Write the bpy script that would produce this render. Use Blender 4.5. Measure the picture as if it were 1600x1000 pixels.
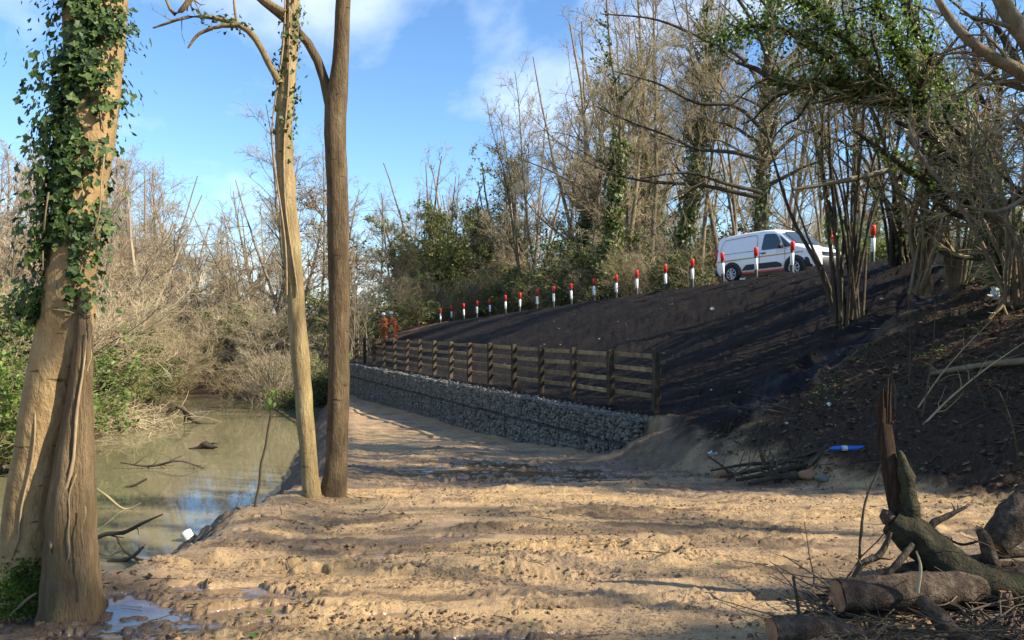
import bpy, bmesh, math, random
import numpy as np
from mathutils import Vector, Matrix, noise as mnoise

for _o in list(bpy.data.objects):
    bpy.data.objects.remove(_o)
SC = bpy.context.scene
COL = SC.collection
R = math.radians

# ------------------------------------------------------------------ camera, sky, sun, exposure
FPX = 1200.0            # focal length in pixels of a 1600 px wide picture
cam_d = bpy.data.cameras.new('camera')
cam_d.sensor_width = 36.0
cam_d.lens = 36.0 * FPX / 1600.0
cam_d.clip_start = 0.05
cam_d.clip_end = 2000.0
cam = bpy.data.objects.new('camera', cam_d)
COL.objects.link(cam)
cam.location = (0, 0, 0)
cam.rotation_euler = (R(90) + math.atan(11 / FPX), 0, 0)
SC.camera = cam

SUN_EL = R(35)
SUN_AZ = math.atan2(0.955, -0.295)        # measured from +Y towards +X
SUN_V = Vector((math.sin(SUN_AZ) * math.cos(SUN_EL), math.cos(SUN_AZ) * math.cos(SUN_EL), math.sin(SUN_EL)))
world = bpy.data.worlds.new('World')
SC.world = world
world.use_nodes = True
wn = world.node_tree.nodes
wl = world.node_tree.links
wn.clear()
w_out = wn.new('ShaderNodeOutputWorld')
w_bg = wn.new('ShaderNodeBackground')
w_bg.inputs['Strength'].default_value = 0.095
w_sky = wn.new('ShaderNodeTexSky')
w_sky.sky_type = 'NISHITA'
w_sky.sun_disc = False
w_sky.sun_elevation = SUN_EL
w_sky.sun_rotation = SUN_AZ
w_sky.air_density = 1.0
w_sky.dust_density = 0.1
w_sky.ozone_density = 4.0
# clouds: soft white banks all round the sky, denser towards the horizon
w_tc = wn.new('ShaderNodeTexCoord')
w_map = wn.new('ShaderNodeMapping')
w_map.inputs['Location'].default_value = (0.4412, -1.2903, -2.6192)
w_map.inputs['Scale'].default_value = (1.0, 1.0, 1.7)
w_n = wn.new('ShaderNodeTexNoise')
w_n.inputs['Scale'].default_value = 2.3
w_n.inputs['Detail'].default_value = 7
w_n.inputs['Roughness'].default_value = 0.52
w_n.inputs['Distortion'].default_value = 0.25
w_r = wn.new('ShaderNodeValToRGB')
w_r.color_ramp.elements[0].position = 0.52
w_r.color_ramp.elements[1].position = 0.75
w_r.color_ramp.elements[0].color = (0, 0, 0, 1)
w_r.color_ramp.elements[1].color = (0.9, 0.9, 0.9, 1)
w_mix = wn.new('ShaderNodeMixRGB')
w_mix.inputs['Color2'].default_value = (6.6, 6.9, 7.4, 1)
wl.new(w_tc.outputs['Generated'], w_map.inputs['Vector'])
wl.new(w_map.outputs['Vector'], w_n.inputs['Vector'])
wl.new(w_n.outputs['Fac'], w_r.inputs['Fac'])
wl.new(w_r.outputs['Color'], w_mix.inputs['Fac'])
w_hs = wn.new('ShaderNodeHueSaturation')
w_hs.inputs['Saturation'].default_value = 1.10
w_hs.inputs['Value'].default_value = 1.0
wl.new(w_sky.outputs['Color'], w_hs.inputs['Color'])
wl.new(w_hs.outputs['Color'], w_mix.inputs['Color1'])
wl.new(w_mix.outputs['Color'], w_bg.inputs['Color'])
wl.new(w_bg.outputs['Background'], w_out.inputs['Surface'])

sun_d = bpy.data.lights.new('sun', 'SUN')
sun_d.energy = 4.3
sun_d.angle = R(0.55)
sun_d.color = (1.0, 0.89, 0.71)
sun = bpy.data.objects.new('sun', sun_d)
COL.objects.link(sun)
sun.rotation_euler = SUN_V.to_track_quat('Z', 'Y').to_euler()

SC.view_settings.view_transform = 'Standard'
SC.view_settings.look = 'None'
SC.view_settings.gamma = 1.0
SC.view_settings.exposure = 1.42
SC.view_settings.use_curve_mapping = False
SC.render.engine = 'CYCLES'
SC.cycles.use_denoising = True
SC.cycles.max_bounces = 6
SC.cycles.diffuse_bounces = 3
SC.cycles.glossy_bounces = 3
SC.cycles.transmission_bounces = 3
SC.cycles.caustics_reflective = False
SC.cycles.caustics_refractive = False

# ------------------------------------------------------------------ helpers
def at(px, py, Y):
    """point at distance Y seen at photo pixel (px, py)"""
    return np.array([(px - 800) / FPX * Y, Y, (511 - py) / FPX * Y])

def tag(o, label=None, cat=None, group=None, kind=None):
    if label: o['label'] = label
    if cat: o['category'] = cat
    if group: o['group'] = group
    if kind: o['kind'] = kind
    return o

def empty(name, loc=(0, 0, 0), rz=0.0, scale=1.0):
    o = bpy.data.objects.new(name, None)
    o.empty_display_size = 0.2
    o.location = loc
    o.rotation_euler = (0, 0, rz)
    o.scale = (scale,) * 3 if np.isscalar(scale) else scale
    COL.objects.link(o)
    return o

def obj(name, me, parent=None):
    o = bpy.data.objects.new(name, me)
    COL.objects.link(o)
    if parent is not None:
        o.parent = parent
    return o

def np_mesh(name, V, F, mats, smooth=True, mi=None):
    """mesh from arrays; F is a list of (n,3) / (n,4) index arrays"""
    me = bpy.data.meshes.new(name)
    V = np.asarray(V, dtype=np.float32).reshape(-1, 3)
    F = [np.asarray(f, dtype=np.int32) for f in F if len(f)]
    me.vertices.add(len(V))
    me.vertices.foreach_set('co', V.ravel())
    nl = sum(f.size for f in F)
    npoly = sum(len(f) for f in F)
    me.loops.add(nl)
    me.polygons.add(npoly)
    me.loops.foreach_set('vertex_index', np.concatenate([f.ravel() for f in F]))
    tot = np.concatenate([np.full(len(f), f.shape[1], np.int32) for f in F])
    st = np.concatenate([[0], np.cumsum(tot)[:-1]]).astype(np.int32)
    me.polygons.foreach_set('loop_start', st)
    me.polygons.foreach_set('use_smooth', np.full(npoly, smooth, dtype=bool))
    if mi is not None:
        me.polygons.foreach_set('material_index', np.asarray(mi, np.int32))
    for m in (mats if isinstance(mats, (list, tuple)) else [mats]):
        me.materials.append(m)
    me.update(calc_edges=True)
    return me

def nrm(a):
    return a / (np.linalg.norm(a, axis=-1, keepdims=True) + 1e-9)

class Geo:
    """collects vertices and faces of one mesh"""
    def __init__(self):
        self.V, self.T, self.Q, self.n = [], [], [], 0
        self.mt, self.mq = [], []
    def add(self, V, T=None, Q=None, m=0):
        V = np.asarray(V, float).reshape(-1, 3)
        self.V.append(V)
        if T is not None and len(T):
            self.T.append(np.asarray(T, int) + self.n); self.mt.append(np.full(len(T), m))
        if Q is not None and len(Q):
            self.Q.append(np.asarray(Q, int) + self.n); self.mq.append(np.full(len(Q), m))
        self.n += len(V)
        return self
    def tubes(self, P, Rr, sides=5, cap=False, m=0, lump=0.0, rng=None):
        """P (M,N,3) centre lines, Rr (M,N) radii"""
        P = np.asarray(P, float); Rr = np.asarray(Rr, float)
        if P.ndim == 2:
            P = P[None]; Rr = Rr[None]
        M, N, _ = P.shape
        if M == 0:
            return self
        T = np.empty_like(P)
        T[:, 1:-1] = P[:, 2:] - P[:, :-2]
        T[:, 0] = P[:, 1] - P[:, 0]
        T[:, -1] = P[:, -1] - P[:, -2]
        T = nrm(T)
        ref = np.where(np.abs(T[:, :1, 2:3]).repeat(N, 1) > 0.8, np.array([1., 0, 0]), np.array([0, 0, 1.]))
        A = nrm(np.cross(T, ref))
        B = np.cross(T, A)
        a = np.arange(sides) / sides * 2 * np.pi
        rad = Rr[:, :, None]
        if lump:
            rad = rad * (1 + (rng or np.random.default_rng(1)).normal(0, lump, (M, N, sides)))
        ring = P[:, :, None, :] + rad[..., None] * (np.cos(a)[None, None, :, None] * A[:, :, None, :] + np.sin(a)[None, None, :, None] * B[:, :, None, :])
        V = ring.reshape(-1, 3)
        mm, ii, ss = np.meshgrid(np.arange(M), np.arange(N - 1), np.arange(sides), indexing='ij')
        b = (mm * N + ii) * sides
        s2 = (ss + 1) % sides
        Q = np.stack([b + ss, b + s2, b + sides + s2, b + sides + ss], -1).reshape(-1, 4)
        self.add(V, Q=Q, m=m)
        if cap:
            for k in range(M):
                for e in (0, N - 1):
                    base = (k * N + e) * sides
                    c = V[base:base + sides]
                    idx = np.arange(sides)
                    T3 = np.stack([idx, (idx + 1) % sides, np.full(sides, sides)], -1)
                    self.add(np.vstack([c, c.mean(0)]), T=T3, m=m)
        return self
    def stamp(self, tv, tt, pos, rot, size, m=0):
        """copies of a small template (tv verts, tt tris) at pos with rotation matrices and sizes"""
        tv = np.asarray(tv, float); tt = np.asarray(tt, int)
        M = len(pos)
        if M == 0:
            return self
        size = np.asarray(size, float)
        if size.ndim == 1:
            size = size[:, None].repeat(3, 1)
        loc = tv[None] * size[:, None, :]
        V = np.einsum('mij,mkj->mki', rot, loc) + np.asarray(pos)[:, None, :]
        F = (tt[None] + (np.arange(M) * len(tv))[:, None, None]).reshape(-1, 3)
        return self.add(V.reshape(-1, 3), T=F, m=m)
    def box(self, c, s, m=0, rot=None):
        x, y, z = np.asarray(s, float) / 2
        v = np.array([[-x, -y, -z], [x, -y, -z], [x, y, -z], [-x, y, -z], [-x, -y, z], [x, -y, z], [x, y, z], [-x, y, z]])
        if rot is not None:
            v = v @ np.asarray(rot).T
        q = [[0, 3, 2, 1], [4, 5, 6, 7], [0, 1, 5, 4], [1, 2, 6, 5], [2, 3, 7, 6], [3, 0, 4, 7]]
        return self.add(v + np.asarray(c), Q=q, m=m)
    def mesh(self, name, mats, smooth=True):
        V = np.vstack(self.V)
        F, mi = [], []
        if self.T: F.append(np.vstack(self.T)); mi.append(np.concatenate(self.mt))
        if self.Q: F.append(np.vstack(self.Q)); mi.append(np.concatenate(self.mq))
        return np_mesh(name, V, F, mats, smooth, np.concatenate(mi))

def rots(rng, M, normal=None, spread=1.0):
    """random rotation matrices; z axis near `normal` if given"""
    z = rng.normal(0, 1, (M, 3))
    if normal is not None:
        z = nrm(np.asarray(normal)) + nrm(z) * spread
    z = nrm(z)
    x = nrm(np.cross(z, rng.normal(0, 1, (M, 3))))
    y = np.cross(z, x)
    return np.stack([x, y, z], -1)

def catmull(pts, n):
    pts = np.asarray(pts, float)
    d = np.linalg.norm(np.diff(pts[:, :3], axis=0), axis=1)
    t = np.concatenate([[0], np.cumsum(d)])
    q = np.linspace(0, t[-1], n)
    out = np.empty((n, pts.shape[1]))
    m = np.gradient(pts, t, axis=0)
    k = np.clip(np.searchsorted(t, q, side='right') - 1, 0, len(t) - 2)
    h = (t[k + 1] - t[k])[:, None]
    s = ((q - t[k]) / h[:, 0])[:, None]
    out = (2 * s**3 - 3 * s**2 + 1) * pts[k] + (s**3 - 2 * s**2 + s) * h * m[k] + (-2 * s**3 + 3 * s**2) * pts[k + 1] + (s**3 - s**2) * h * m[k + 1]
    return out

def smooth(a, b, x):
    t = np.clip((x - a) / (b - a), 0, 1)
    return t * t * (3 - 2 * t)

# ---- noise on arrays
_rg = np.random.default_rng(77)
_PERM = _rg.permutation(4096)
_GR = _rg.uniform(0, 2 * np.pi, 4096)
_GX, _GY = np.cos(_GR), np.sin(_GR)
_RX, _RY = _rg.random(4096), _rg.random(4096)
def _h(i, j):
    return _PERM[(_PERM[i & 4095] + j) & 4095]
def pnoise(x, y):
    xi = np.floor(x).astype(int); yi = np.floor(y).astype(int)
    fx, fy = x - xi, y - yi
    u = fx * fx * fx * (fx * (fx * 6 - 15) + 10); v = fy * fy * fy * (fy * (fy * 6 - 15) + 10)
    def g(di, dj):
        h = _h(xi + di, yi + dj)
        return _GX[h] * (fx - di) + _GY[h] * (fy - dj)
    a = g(0, 0) + u * (g(1, 0) - g(0, 0)); b = g(0, 1) + u * (g(1, 1) - g(0, 1))
    return (a + v * (b - a)) * 1.5
def fbm(x, y, o=4, g=0.5):
    s = 0; a = 1.0
    for k in range(o):
        s = s + a * pnoise(x * 2**k + 17.3 * k, y * 2**k - 9.1 * k); a *= g
    return s
def worley(x, y):
    xi = np.floor(x).astype(int); yi = np.floor(y).astype(int)
    best = np.full(np.shape(x), 9.0)
    for di in (-1, 0, 1):
        for dj in (-1, 0, 1):
            h = _h(xi + di, yi + dj)
            d = (xi + di + _RX[h] - x)**2 + (yi + dj + _RY[h] - y)**2
            best = np.minimum(best, d)
    return np.sqrt(best)

# ------------------------------------------------------------------ materials
def new_mat(name):
    m = bpy.data.materials.new(name)
    m.use_nodes = True
    nt = m.node_tree
    return m, nt, nt.nodes['Principled BSDF']

def nd(nt, t, **kw):
    n = nt.nodes.new(t)
    for k, v in kw.items():
        if k in n.inputs: n.inputs[k].default_value = v
        else: setattr(n, k, v)
    return n

def ramp(nt, fac, stops):
    r = nt.nodes.new('ShaderNodeValToRGB')
    e = r.color_ramp.elements
    while len(e) < len(stops): e.new(0.5)
    for k, (p, c) in enumerate(stops):
        e[k].position = p
        e[k].color = (*c, 1) if len(c) == 3 else c
    nt.links.new(fac, r.inputs['Fac'])
    return r.outputs['Color']

def tnoise(nt, scale, detail=4, rough=0.55, vec=None, stretch=None, dist=0.0):
    tc = nt.nodes.new('ShaderNodeTexCoord')
    v = tc.outputs['Object'] if vec is None else vec
    if stretch:
        mp = nt.nodes.new('ShaderNodeMapping')
        mp.inputs['Scale'].default_value = stretch
        nt.links.new(v, mp.inputs['Vector']); v = mp.outputs['Vector']
    n = nt.nodes.new('ShaderNodeTexNoise')
    n.inputs['Scale'].default_value = scale
    n.inputs['Detail'].default_value = detail
    n.inputs['Roughness'].default_value = rough
    n.inputs['Distortion'].default_value = dist
    nt.links.new(v, n.inputs['Vector'])
    return n.outputs['Fac']

def mixc(nt, fac, a, b, mode='MIX'):
    m = nt.nodes.new('ShaderNodeMixRGB')
    m.blend_type = mode
    for k, s in (('Fac', fac), ('Color1', a), ('Color2', b)):
        if hasattr(s, 'is_linked'): nt.links.new(s, m.inputs[k])
        elif np.isscalar(s): m.inputs[k].default_value = s
        else: m.inputs[k].default_value = (*s, 1)
    return m.outputs['Color']

def mth(nt, op, a, b=0.0):
    m = nt.nodes.new('ShaderNodeMath'); m.operation = op
    for k, s in ((0, a), (1, b)):
        if hasattr(s, 'is_linked'): nt.links.new(s, m.inputs[k])
        else: m.inputs[k].default_value = s
    return m.outputs[0]

def bump(nt, bsdf, h, strength=0.5, dist=0.02):
    b = nt.nodes.new('ShaderNodeBump')
    b.inputs['Strength'].default_value = strength
    b.inputs['Distance'].default_value = dist
    nt.links.new(h, b.inputs['Height'])
    nt.links.new(b.outputs['Normal'], bsdf.inputs['Normal'])

def plain(name, c, rough=0.6, metal=0.0, var=0.12, scale=8, spec=0.4, bumpy=0.0):
    m, nt, b = new_mat(name)
    f = tnoise(nt, scale, 5)
    lo = tuple(x * (1 - var) for x in c); hi = tuple(min(1, x * (1 + var)) for x in c)
    nt.links.new(ramp(nt, f, [(0.3, lo), (0.7, hi)]), b.inputs['Base Color'])
    b.inputs['Roughness'].default_value = rough
    b.inputs['Metallic'].default_value = metal
    b.inputs['Specular IOR Level'].default_value = spec
    if bumpy: bump(nt, b, f, bumpy, 0.01)
    return m

def bark(name, c1, c2, c3, scale=9, moss=None, moss_amt=0.55, stretch=(1, 1, 0.25), bs=0.7, rough=0.85, lent=False):
    m, nt, b = new_mat(name)
    f = tnoise(nt, scale, 7, 0.65, stretch=stretch)
    col = ramp(nt, f, [(0.28, c1), (0.5, c2), (0.72, c3)])
    big = tnoise(nt, 1.7, 4, 0.6)
    col = mixc(nt, mth(nt, 'MULTIPLY', big, 0.55), col, tuple(x * 0.55 for x in c2), 'MIX')
    oi = nt.nodes.new('ShaderNodeObjectInfo')
    if moss:
        mf = tnoise(nt, 2.3, 6, 0.7, stretch=(1, 1, 0.5))
        mr = ramp(nt, mf, [(moss_amt, (0, 0, 0)), (moss_amt + 0.12, (1, 1, 1))])
        col = mixc(nt, mr, col, moss)
    if lent:
        lf = tnoise(nt, 14, 3, 0.5, stretch=(0.5, 0.5, 3.2))
        lr = ramp(nt, lf, [(0.66, (0, 0, 0)), (0.72, (1, 1, 1))])
        col = mixc(nt, lr, col, tuple(x * 0.5 for x in c1))
    hsv = nt.nodes.new('ShaderNodeHueSaturation')
    nt.links.new(col, hsv.inputs['Color'])
    nt.links.new(mth(nt, 'ADD', mth(nt, 'MULTIPLY', oi.outputs['Random'], 0.5), 0.75), hsv.inputs['Value'])
    nt.links.new(hsv.outputs['Color'], b.inputs['Base Color'])
    b.inputs['Roughness'].default_value = rough
    b.inputs['Specular IOR Level'].default_value = 0.2
    bump(nt, b, mth(nt, 'ADD', f, mth(nt, 'MULTIPLY', tnoise(nt, scale * 4, 4, .6, stretch=stretch), .5)), min(1.0, bs * 1.5), 0.035)
    return m

def leafmat(name, c1, c2, c3, scale=2.0, trans=0.3, rough=0.45, spec=0.4):
    m, nt, b = new_mat(name)
    f = tnoise(nt, scale, 6, 0.7)
    w = nt.nodes.new('ShaderNodeTexWhiteNoise')
    geo = nt.nodes.new('ShaderNodeNewGeometry')
    w.noise_dimensions = '1D'
    nt.links.new(geo.outputs['Random Per Island'], w.inputs['W'])
    ff = mth(nt, 'ADD', mth(nt, 'MULTIPLY', f, 0.6), mth(nt, 'MULTIPLY', w.outputs['Value'], 0.4))
    col = ramp(nt, ff, [(0.28, c1), (0.5, c2), (0.75, c3)])
    nt.links.new(col, b.inputs['Base Color'])
    b.inputs['Roughness'].default_value = rough
    b.inputs['Specular IOR Level'].default_value = spec
    tr = nt.nodes.new('ShaderNodeBsdfTranslucent')
    nt.links.new(mixc(nt, 1.0, col, (1.3, 1.5, 0.5), 'MULTIPLY'), tr.inputs['Color'])
    mx = nt.nodes.new('ShaderNodeMixShader')
    mx.inputs['Fac'].default_value = trans
    nt.links.new(b.outputs['BSDF'], mx.inputs[1])
    nt.links.new(tr.outputs['BSDF'], mx.inputs[2])
    nt.links.new(mx.outputs['Shader'], nt.nodes['Material Output'].inputs['Surface'])
    return m

M = {}
M['bark_near'] = bark('bark_near', (.13, .085, .038), (.27, .185, .085), (.38, .275, .14), 6, moss=(.12, .12, .04), moss_amt=.66, bs=.5, stretch=(1, 1, .5), lent=True)
M['bark_twin'] = bark('bark_twin', (.055, .036, .019), (.135, .094, .050), (.24, .178, .10), 12, moss=(.11, .105, .035), moss_amt=.62, bs=.6, lent=True)
M['bark_twin_pale'] = bark('bark_twin_pale', (.12, .083, .038), (.25, .185, .088), (.37, .29, .155), 11, moss=(.15, .15, .045), moss_amt=.58, bs=.5, lent=True)
M['bark_fluted'] = bark('bark_fluted', (.07, .048, .026), (.15, .106, .056), (.25, .18, .10), 20, moss=(.08, .09, .03), moss_amt=.62, bs=.9, stretch=(1, 1, .12))
M['bark_mid'] = bark('bark_mid', (.085, .066, .042), (.18, .142, .09), (.29, .235, .155), 8, moss=(.10, .12, .04), moss_amt=.56)
M['bark_dark'] = bark('bark_dark', (.030, .024, .018), (.065, .052, .036), (.12, .095, .065), 8, moss=(.06, .075, .025), moss_amt=.55)
M['bark_far'] = bark('bark_far', (.13, .10, .07), (.24, .19, .13), (.36, .30, .22), 3, moss=(.14, .15, .06), moss_amt=.6, bs=.3)
M['twig_pale'] = plain('twig_pale', (.38, .31, .20), .85, var=.3, scale=1.2, spec=.15)
M['twig_pink'] = plain('twig_pink', (.37, .29, .19), .85, var=.28, scale=1.2, spec=.15)
M['twig_brown'] = plain('twig_brown', (.29, .235, .13), .85, var=.3, scale=1.2, spec=.15)
M['twig_grey'] = plain('twig_grey', (.33, .28, .175), .85, var=.3, scale=1.2, spec=.15)
M['twig_dark'] = plain('twig_dark', (.085, .066, .045), .85, var=.35, scale=2, spec=.15)
M['vine'] = plain('vine', (.26, .19, .115), .85, var=.35, scale=10, spec=.15, bumpy=.5)
M['ivy'] = leafmat('ivy', (.010, .026, .008), (.030, .066, .016), (.095, .135, .032), 3.0, .15, .55, .3)
M['ivy_far'] = leafmat('ivy_far', (.028, .044, .013), (.078, .108, .030), (.17, .20, .06), 1.1, .2, .5, .3)
M['ivy_light'] = leafmat('ivy_light', (.030, .058, .014), (.09, .142, .034), (.22, .275, .07), 1.3, .35, .45, .35)
M['olive_leaf'] = leafmat('olive_leaf', (.06, .075, .022), (.15, .17, .052), (.27, .285, .10), 1.0, .25, .55, .25)
M['conifer'] = leafmat('conifer', (.018, .035, .016), (.042, .072, .028), (.085, .12, .045), 1.0, .1, .6, .2)
M['russet'] = leafmat('russet', (.11, .055, .022), (.20, .105, .045), (.28, .17, .08), 1.0, .25, .7, .2)
M['bush_green'] = leafmat('bush_green', (.035, .075, .015), (.10, .165, .035), (.24, .32, .085), 1.6, .35, .5, .3)
M['moss'] = plain('moss', (.055, .085, .014), .95, var=.6, scale=14, spec=.1, bumpy=.8)
M['litter'] = leafmat('litter', (.035, .022, .013), (.10, .062, .034), (.21, .14, .08), 5, .05, .8, .2)

# ------------------------------------------------------------------ terrain
DV = np.array([-0.4235, 0.906])      # along the wall, away from the camera
NV = np.array([0.906, 0.4235])       # across it, towards the road
WATER = -4.2
EDGE = np.array([(-30, 3.6), (-8, 4.5), (-4, 4.85), (-2.95, 5.15), (-2.45, 5.9), (-2.5, 7), (-2.68, 8.2), (-2.62, 9.6),
                 (-2.8, 12.3), (-3.9, 18), (-6.2, 29), (-8.2, 38), (-9.6, 48), (-10, 120)], float)

def uv(X, Y):
    return X * DV[0] + Y * DV[1], X * NV[0] + Y * NV[1]
def xy(u, v):
    return u * DV[0] + v * NV[0], u * DV[1] + v * NV[1]
def edge_dist(X, Y):
    best = np.full(np.shape(X), 1e9); sg = np.ones(np.shape(X))
    for a, b in zip(EDGE[:-1], EDGE[1:]):
        d = b - a
        t = np.clip(((X - a[0]) * d[0] + (Y - a[1]) * d[1]) / (d @ d), 0, 1)
        dx, dy = X - a[0] - t * d[0], Y - a[1] - t * d[1]
        q = dx * dx + dy * dy
        cr = d[0] * (Y - a[1]) - d[1] * (X - a[0])
        m = q < best - 1e-9
        best = np.where(m, q, best); sg = np.where(m, np.where(cr > 0, 1., -1.), sg)
    return np.sqrt(best) * sg       # positive on the pond side
def zmud(Y):
    return np.interp(Y, [0, 4, 6.5, 9, 12, 16, 20, 36, 60], [-1.55, -1.62, -1.79, -2.0, -2.3, -2.65, -2.97, -3.27, -3.3])
def zcrest(u):
    return 1.72 - (np.clip(u, -10, 62) - 18.1) * 0.044
PUD = [(-2.05, 4.55, .34, .22), (-1.75, 4.25, .3, .16), (-2.2, 4.1, .3, .14), (-1.55, 4.65, .26, .14), (-1.95, 5.1, .34, .10), (-1.6, 5.0, .3, .1), (-.28, 4.05, .26, .13), (-.02, 4.03, .26, .10), (-2.35, 4.75, .3, .16), (-1.9, 3.85, .3, .14), (-1.35, 4.3, .3, .12), (-1.2, 4.75, .3, .1), (.2, 4.2, .25, .06), (-.7, 4.6, .2, .07),
       (-1.75, 7.3, .16, .10), (-.5, 6.55, .16, .09), (-1.15, 6.0, .22, .09), (-.95, 5.6, .3, .08), (-1.2, 5.3, .2, .08),
       (-.5, 11.6, 1.2, .5), (.5, 12.4, 1.5, .7), (-.9, 12.9, 1.0, .6), (1.6, 11.6, 1.4, .6), (1.2, 12.9, 1.2, .5), (-.1, 13.6, 1.2, .5), (-.3, 10.6, .8, .25), (.9, 10.9, 1.2, .3), (-.6, 14.6, 1.0, .5)]

def terrain(X, Y, fine=True):
    X = np.asarray(X, float); Y = np.asarray(Y, float)
    u, v = uv(X, Y)
    s = edge_dist(X, Y) + 0.12 * pnoise(X * 1.3, Y * 1.3) + .05 * pnoise(X * 4, Y * 4)
    zm = zmud(Y)
    wob = 0.10 * fbm(X * .35, Y * .35, 3)
    # bank down to the pond
    sp = np.maximum(s, 0)
    low = zm - 0.92 * (np.sqrt(sp * sp + .09) - .3) + 0.05 * np.exp(-(s + .2)**2 / .05)
    low = np.maximum(low, -5.4)
    XL = np.interp(Y, [0, 20, 28, 36, 44, 50], [-14.4, -14.6, -15.2, -17, -20, -22])
    t = np.maximum(XL - X + .5 * pnoise(Y * .6, X * .6), Y - 47.5 + .6 * pnoise(X * .7, Y * .7))
    rise = -5.2 + np.clip(t + 1.6, 0, 4.5) * .5 + np.clip(t - 2.9, 0, 60) * .018
    low = np.where(s > 0, np.maximum(low, rise), low)
    # embankment
    zc = zcrest(u)
    vc = 18.05
    e2 = -1.95 + (np.clip(v, 0, vc) - 8.35) / (vc - 8.35) * (zc + 1.95)
    e2 = e2 + 0.12 * np.sin(np.clip((v - 8) / 10, 0, 1) * np.pi)
    e1 = np.where(v < 10.1, -1.78 + .02 * (v - 9), -1.76 + smooth(9.9, 18.3, v) * 0.35 * (zc + 1.76) + np.clip((v - 10.1) / (vc - 10.1), 0, 1) * .65 * (zc + 1.76))
    far_in = smooth(41, 44, u)
    near_in = smooth(11.0, 12.6, u)
    eb = e2 + (e1 - e2) * near_in
    zlow = low + wob * .5
    stepv = smooth(8.62, 8.92, v)
    wall = zlow + (np.maximum(eb, zlow) - zlow) * stepv
    slope = np.maximum(zlow, np.minimum(eb, zlow + np.clip(v - 7.9, 0, 50) * .9))
    ramp_f = np.maximum(zlow, np.minimum(eb, zlow + np.clip(v - 7.0, 0, 50) * .45))
    k = near_in * (1 - far_in)
    z = np.where(u < 25, slope + (wall - slope) * k, ramp_f + (wall - ramp_f) * k)
    # soil heaped against the near end of the wall
    mound = np.exp(-(((u - 12.1) / .75)**2 + ((v - 8.35) / .5)**2))
    z = z + .30 * mound
    # rolled shoulder of the road, then wood beyond
    z = z + np.where(v > vc, -.05, 0) + np.clip(v - 27, 0, 40) * .01
    on_emb = smooth(8.8, 9.4, v) * smooth(11.0, 12.0, u)
    bank_r = smooth(8.0, 8.8, v) * (1 - smooth(10.0, 11.2, u + .5 * pnoise(X * .9, Y * .9)))
    bnd = u + .45 * fbm(X * 1.1, Y * 1.1, 3) - .06 * (v - 8)
    black = np.where(v > 8.9, 1.0, smooth(8.2, 8.75, v + .25 * fbm(X * 2, Y * 2, 3)) * (1 - smooth(11.6, 12.1, u))) * smooth(9.6, 10.2, bnd) * (1 - smooth(46, 52, u))
    black = black * (1 - np.clip(1.5 * mound - .2, 0, 1))
    litter = np.where(v > 8.2, smooth(8.1, 8.7, v + .3 * fbm(X * 2, Y * 2, 3)) * (1 - smooth(9.6, 10.2, bnd)), 0)
    litter = np.maximum(litter, smooth(46, 52, u))
    litter = np.maximum(litter, smooth(18.6, 19.6, v))
    litter = np.where((s > 0) & (t > -1.2), 1.0, litter)
    near_l = np.exp(-(((X + 2.8) / 1.1)**2 + ((Y - 4.3) / .62)**2))
    brown = np.maximum(smooth(.0, .35, s), np.clip(1.6 * near_l, 0, 1))
    cornr = smooth(1.5, 3.3, X + .7 * fbm(X, Y, 3)) * (1 - smooth(5.0, 6.4, Y - .15 * X)) * .85
    brown = np.maximum(brown, cornr)
    brown = np.maximum(brown, np.clip(np.exp(-(((u - 11.6) / 1.3)**2 + ((v - 8.2) / .75)**2)) * 1.3 + .4 * fbm(X * 2, Y * 2, 3), 0, .85) * smooth(7.2, 7.8, v))
    # track in darker grey-brown: wet mud, and shade bands painted into the colour
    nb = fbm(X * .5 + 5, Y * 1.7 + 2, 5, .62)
    damp_shade = .62 * smooth(-.25, .25, nb + 1.1 * np.exp(-((Y - 12.6) / 2.3)**2) - .45) + .55 * smooth(.0, .3, nb + .7 * np.exp(-((Y - 6.7) / .5)**2) + .5 * np.exp(-((Y - 4.1) / .5)**2) - .45)
    brown = np.maximum(brown, np.clip(damp_shade, 0, .75) * (1 - smooth(-.1, .2, s)) * (1 - smooth(7.6, 8.2, v)))
    wet = np.zeros_like(X)
    road = smooth(19.0, 19.1, v) * (1 - smooth(24.0, 24.1, v)) * (1 - smooth(55, 57, u))
    if fine:
        ismud = (1 - np.clip(black + litter, 0, 1)) * (1 - smooth(-.1, .4, s))
        near = 1 - smooth(14, 30, np.hypot(X, Y))
        n1 = fbm(X * .55 + 3, Y * 2.4, 4, .55)                 # drag marks across the track
        cl = smooth(.0, .42, fbm(X * .7 + 9, Y * 2.1 + 4, 4, .6) + .02)
        wcl = np.abs(fbm(X * 5 + 1.7, Y * 7, 3, .6))
        wcs = np.abs(fbm(X * 15, Y * 19 + 5, 3, .6))
        dm = .026 * n1 + cl * near * (.030 * wcl + .022 * wcs) + near * .006 * fbm(X * 14, Y * 14, 3)
        rut = np.abs(pnoise(X * .25 + 2, Y * 1.3))
        dm = dm - .045 * np.exp(-(rut / .045)**2) * near + .03 * np.exp(-((rut - .11) / .04)**2) * near * (.4 + .6 * cl)
        for (cx, cy, rx, ry) in PUD:
            q = np.sqrt(((X - cx) / rx)**2 + ((Y - cy) / ry)**2)
            w = 1 - q + .8 * fbm(X * 3.3 + cx, Y * 6 + cy, 4, .6)
            wet = np.maximum(wet, smooth(.0, .22, w))
        wet = wet * ismud
        dm = dm * (1 - .94 * wet) - .022 * wet
        lump = .040 * fbm(X * 1.6, Y * 1.6, 4, .55) + near * .035 * np.abs(fbm(X * 6, Y * 6, 3, .6)) + near * .018 * wcs + .02 * fbm(X * 9, Y * 9, 3)
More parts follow.
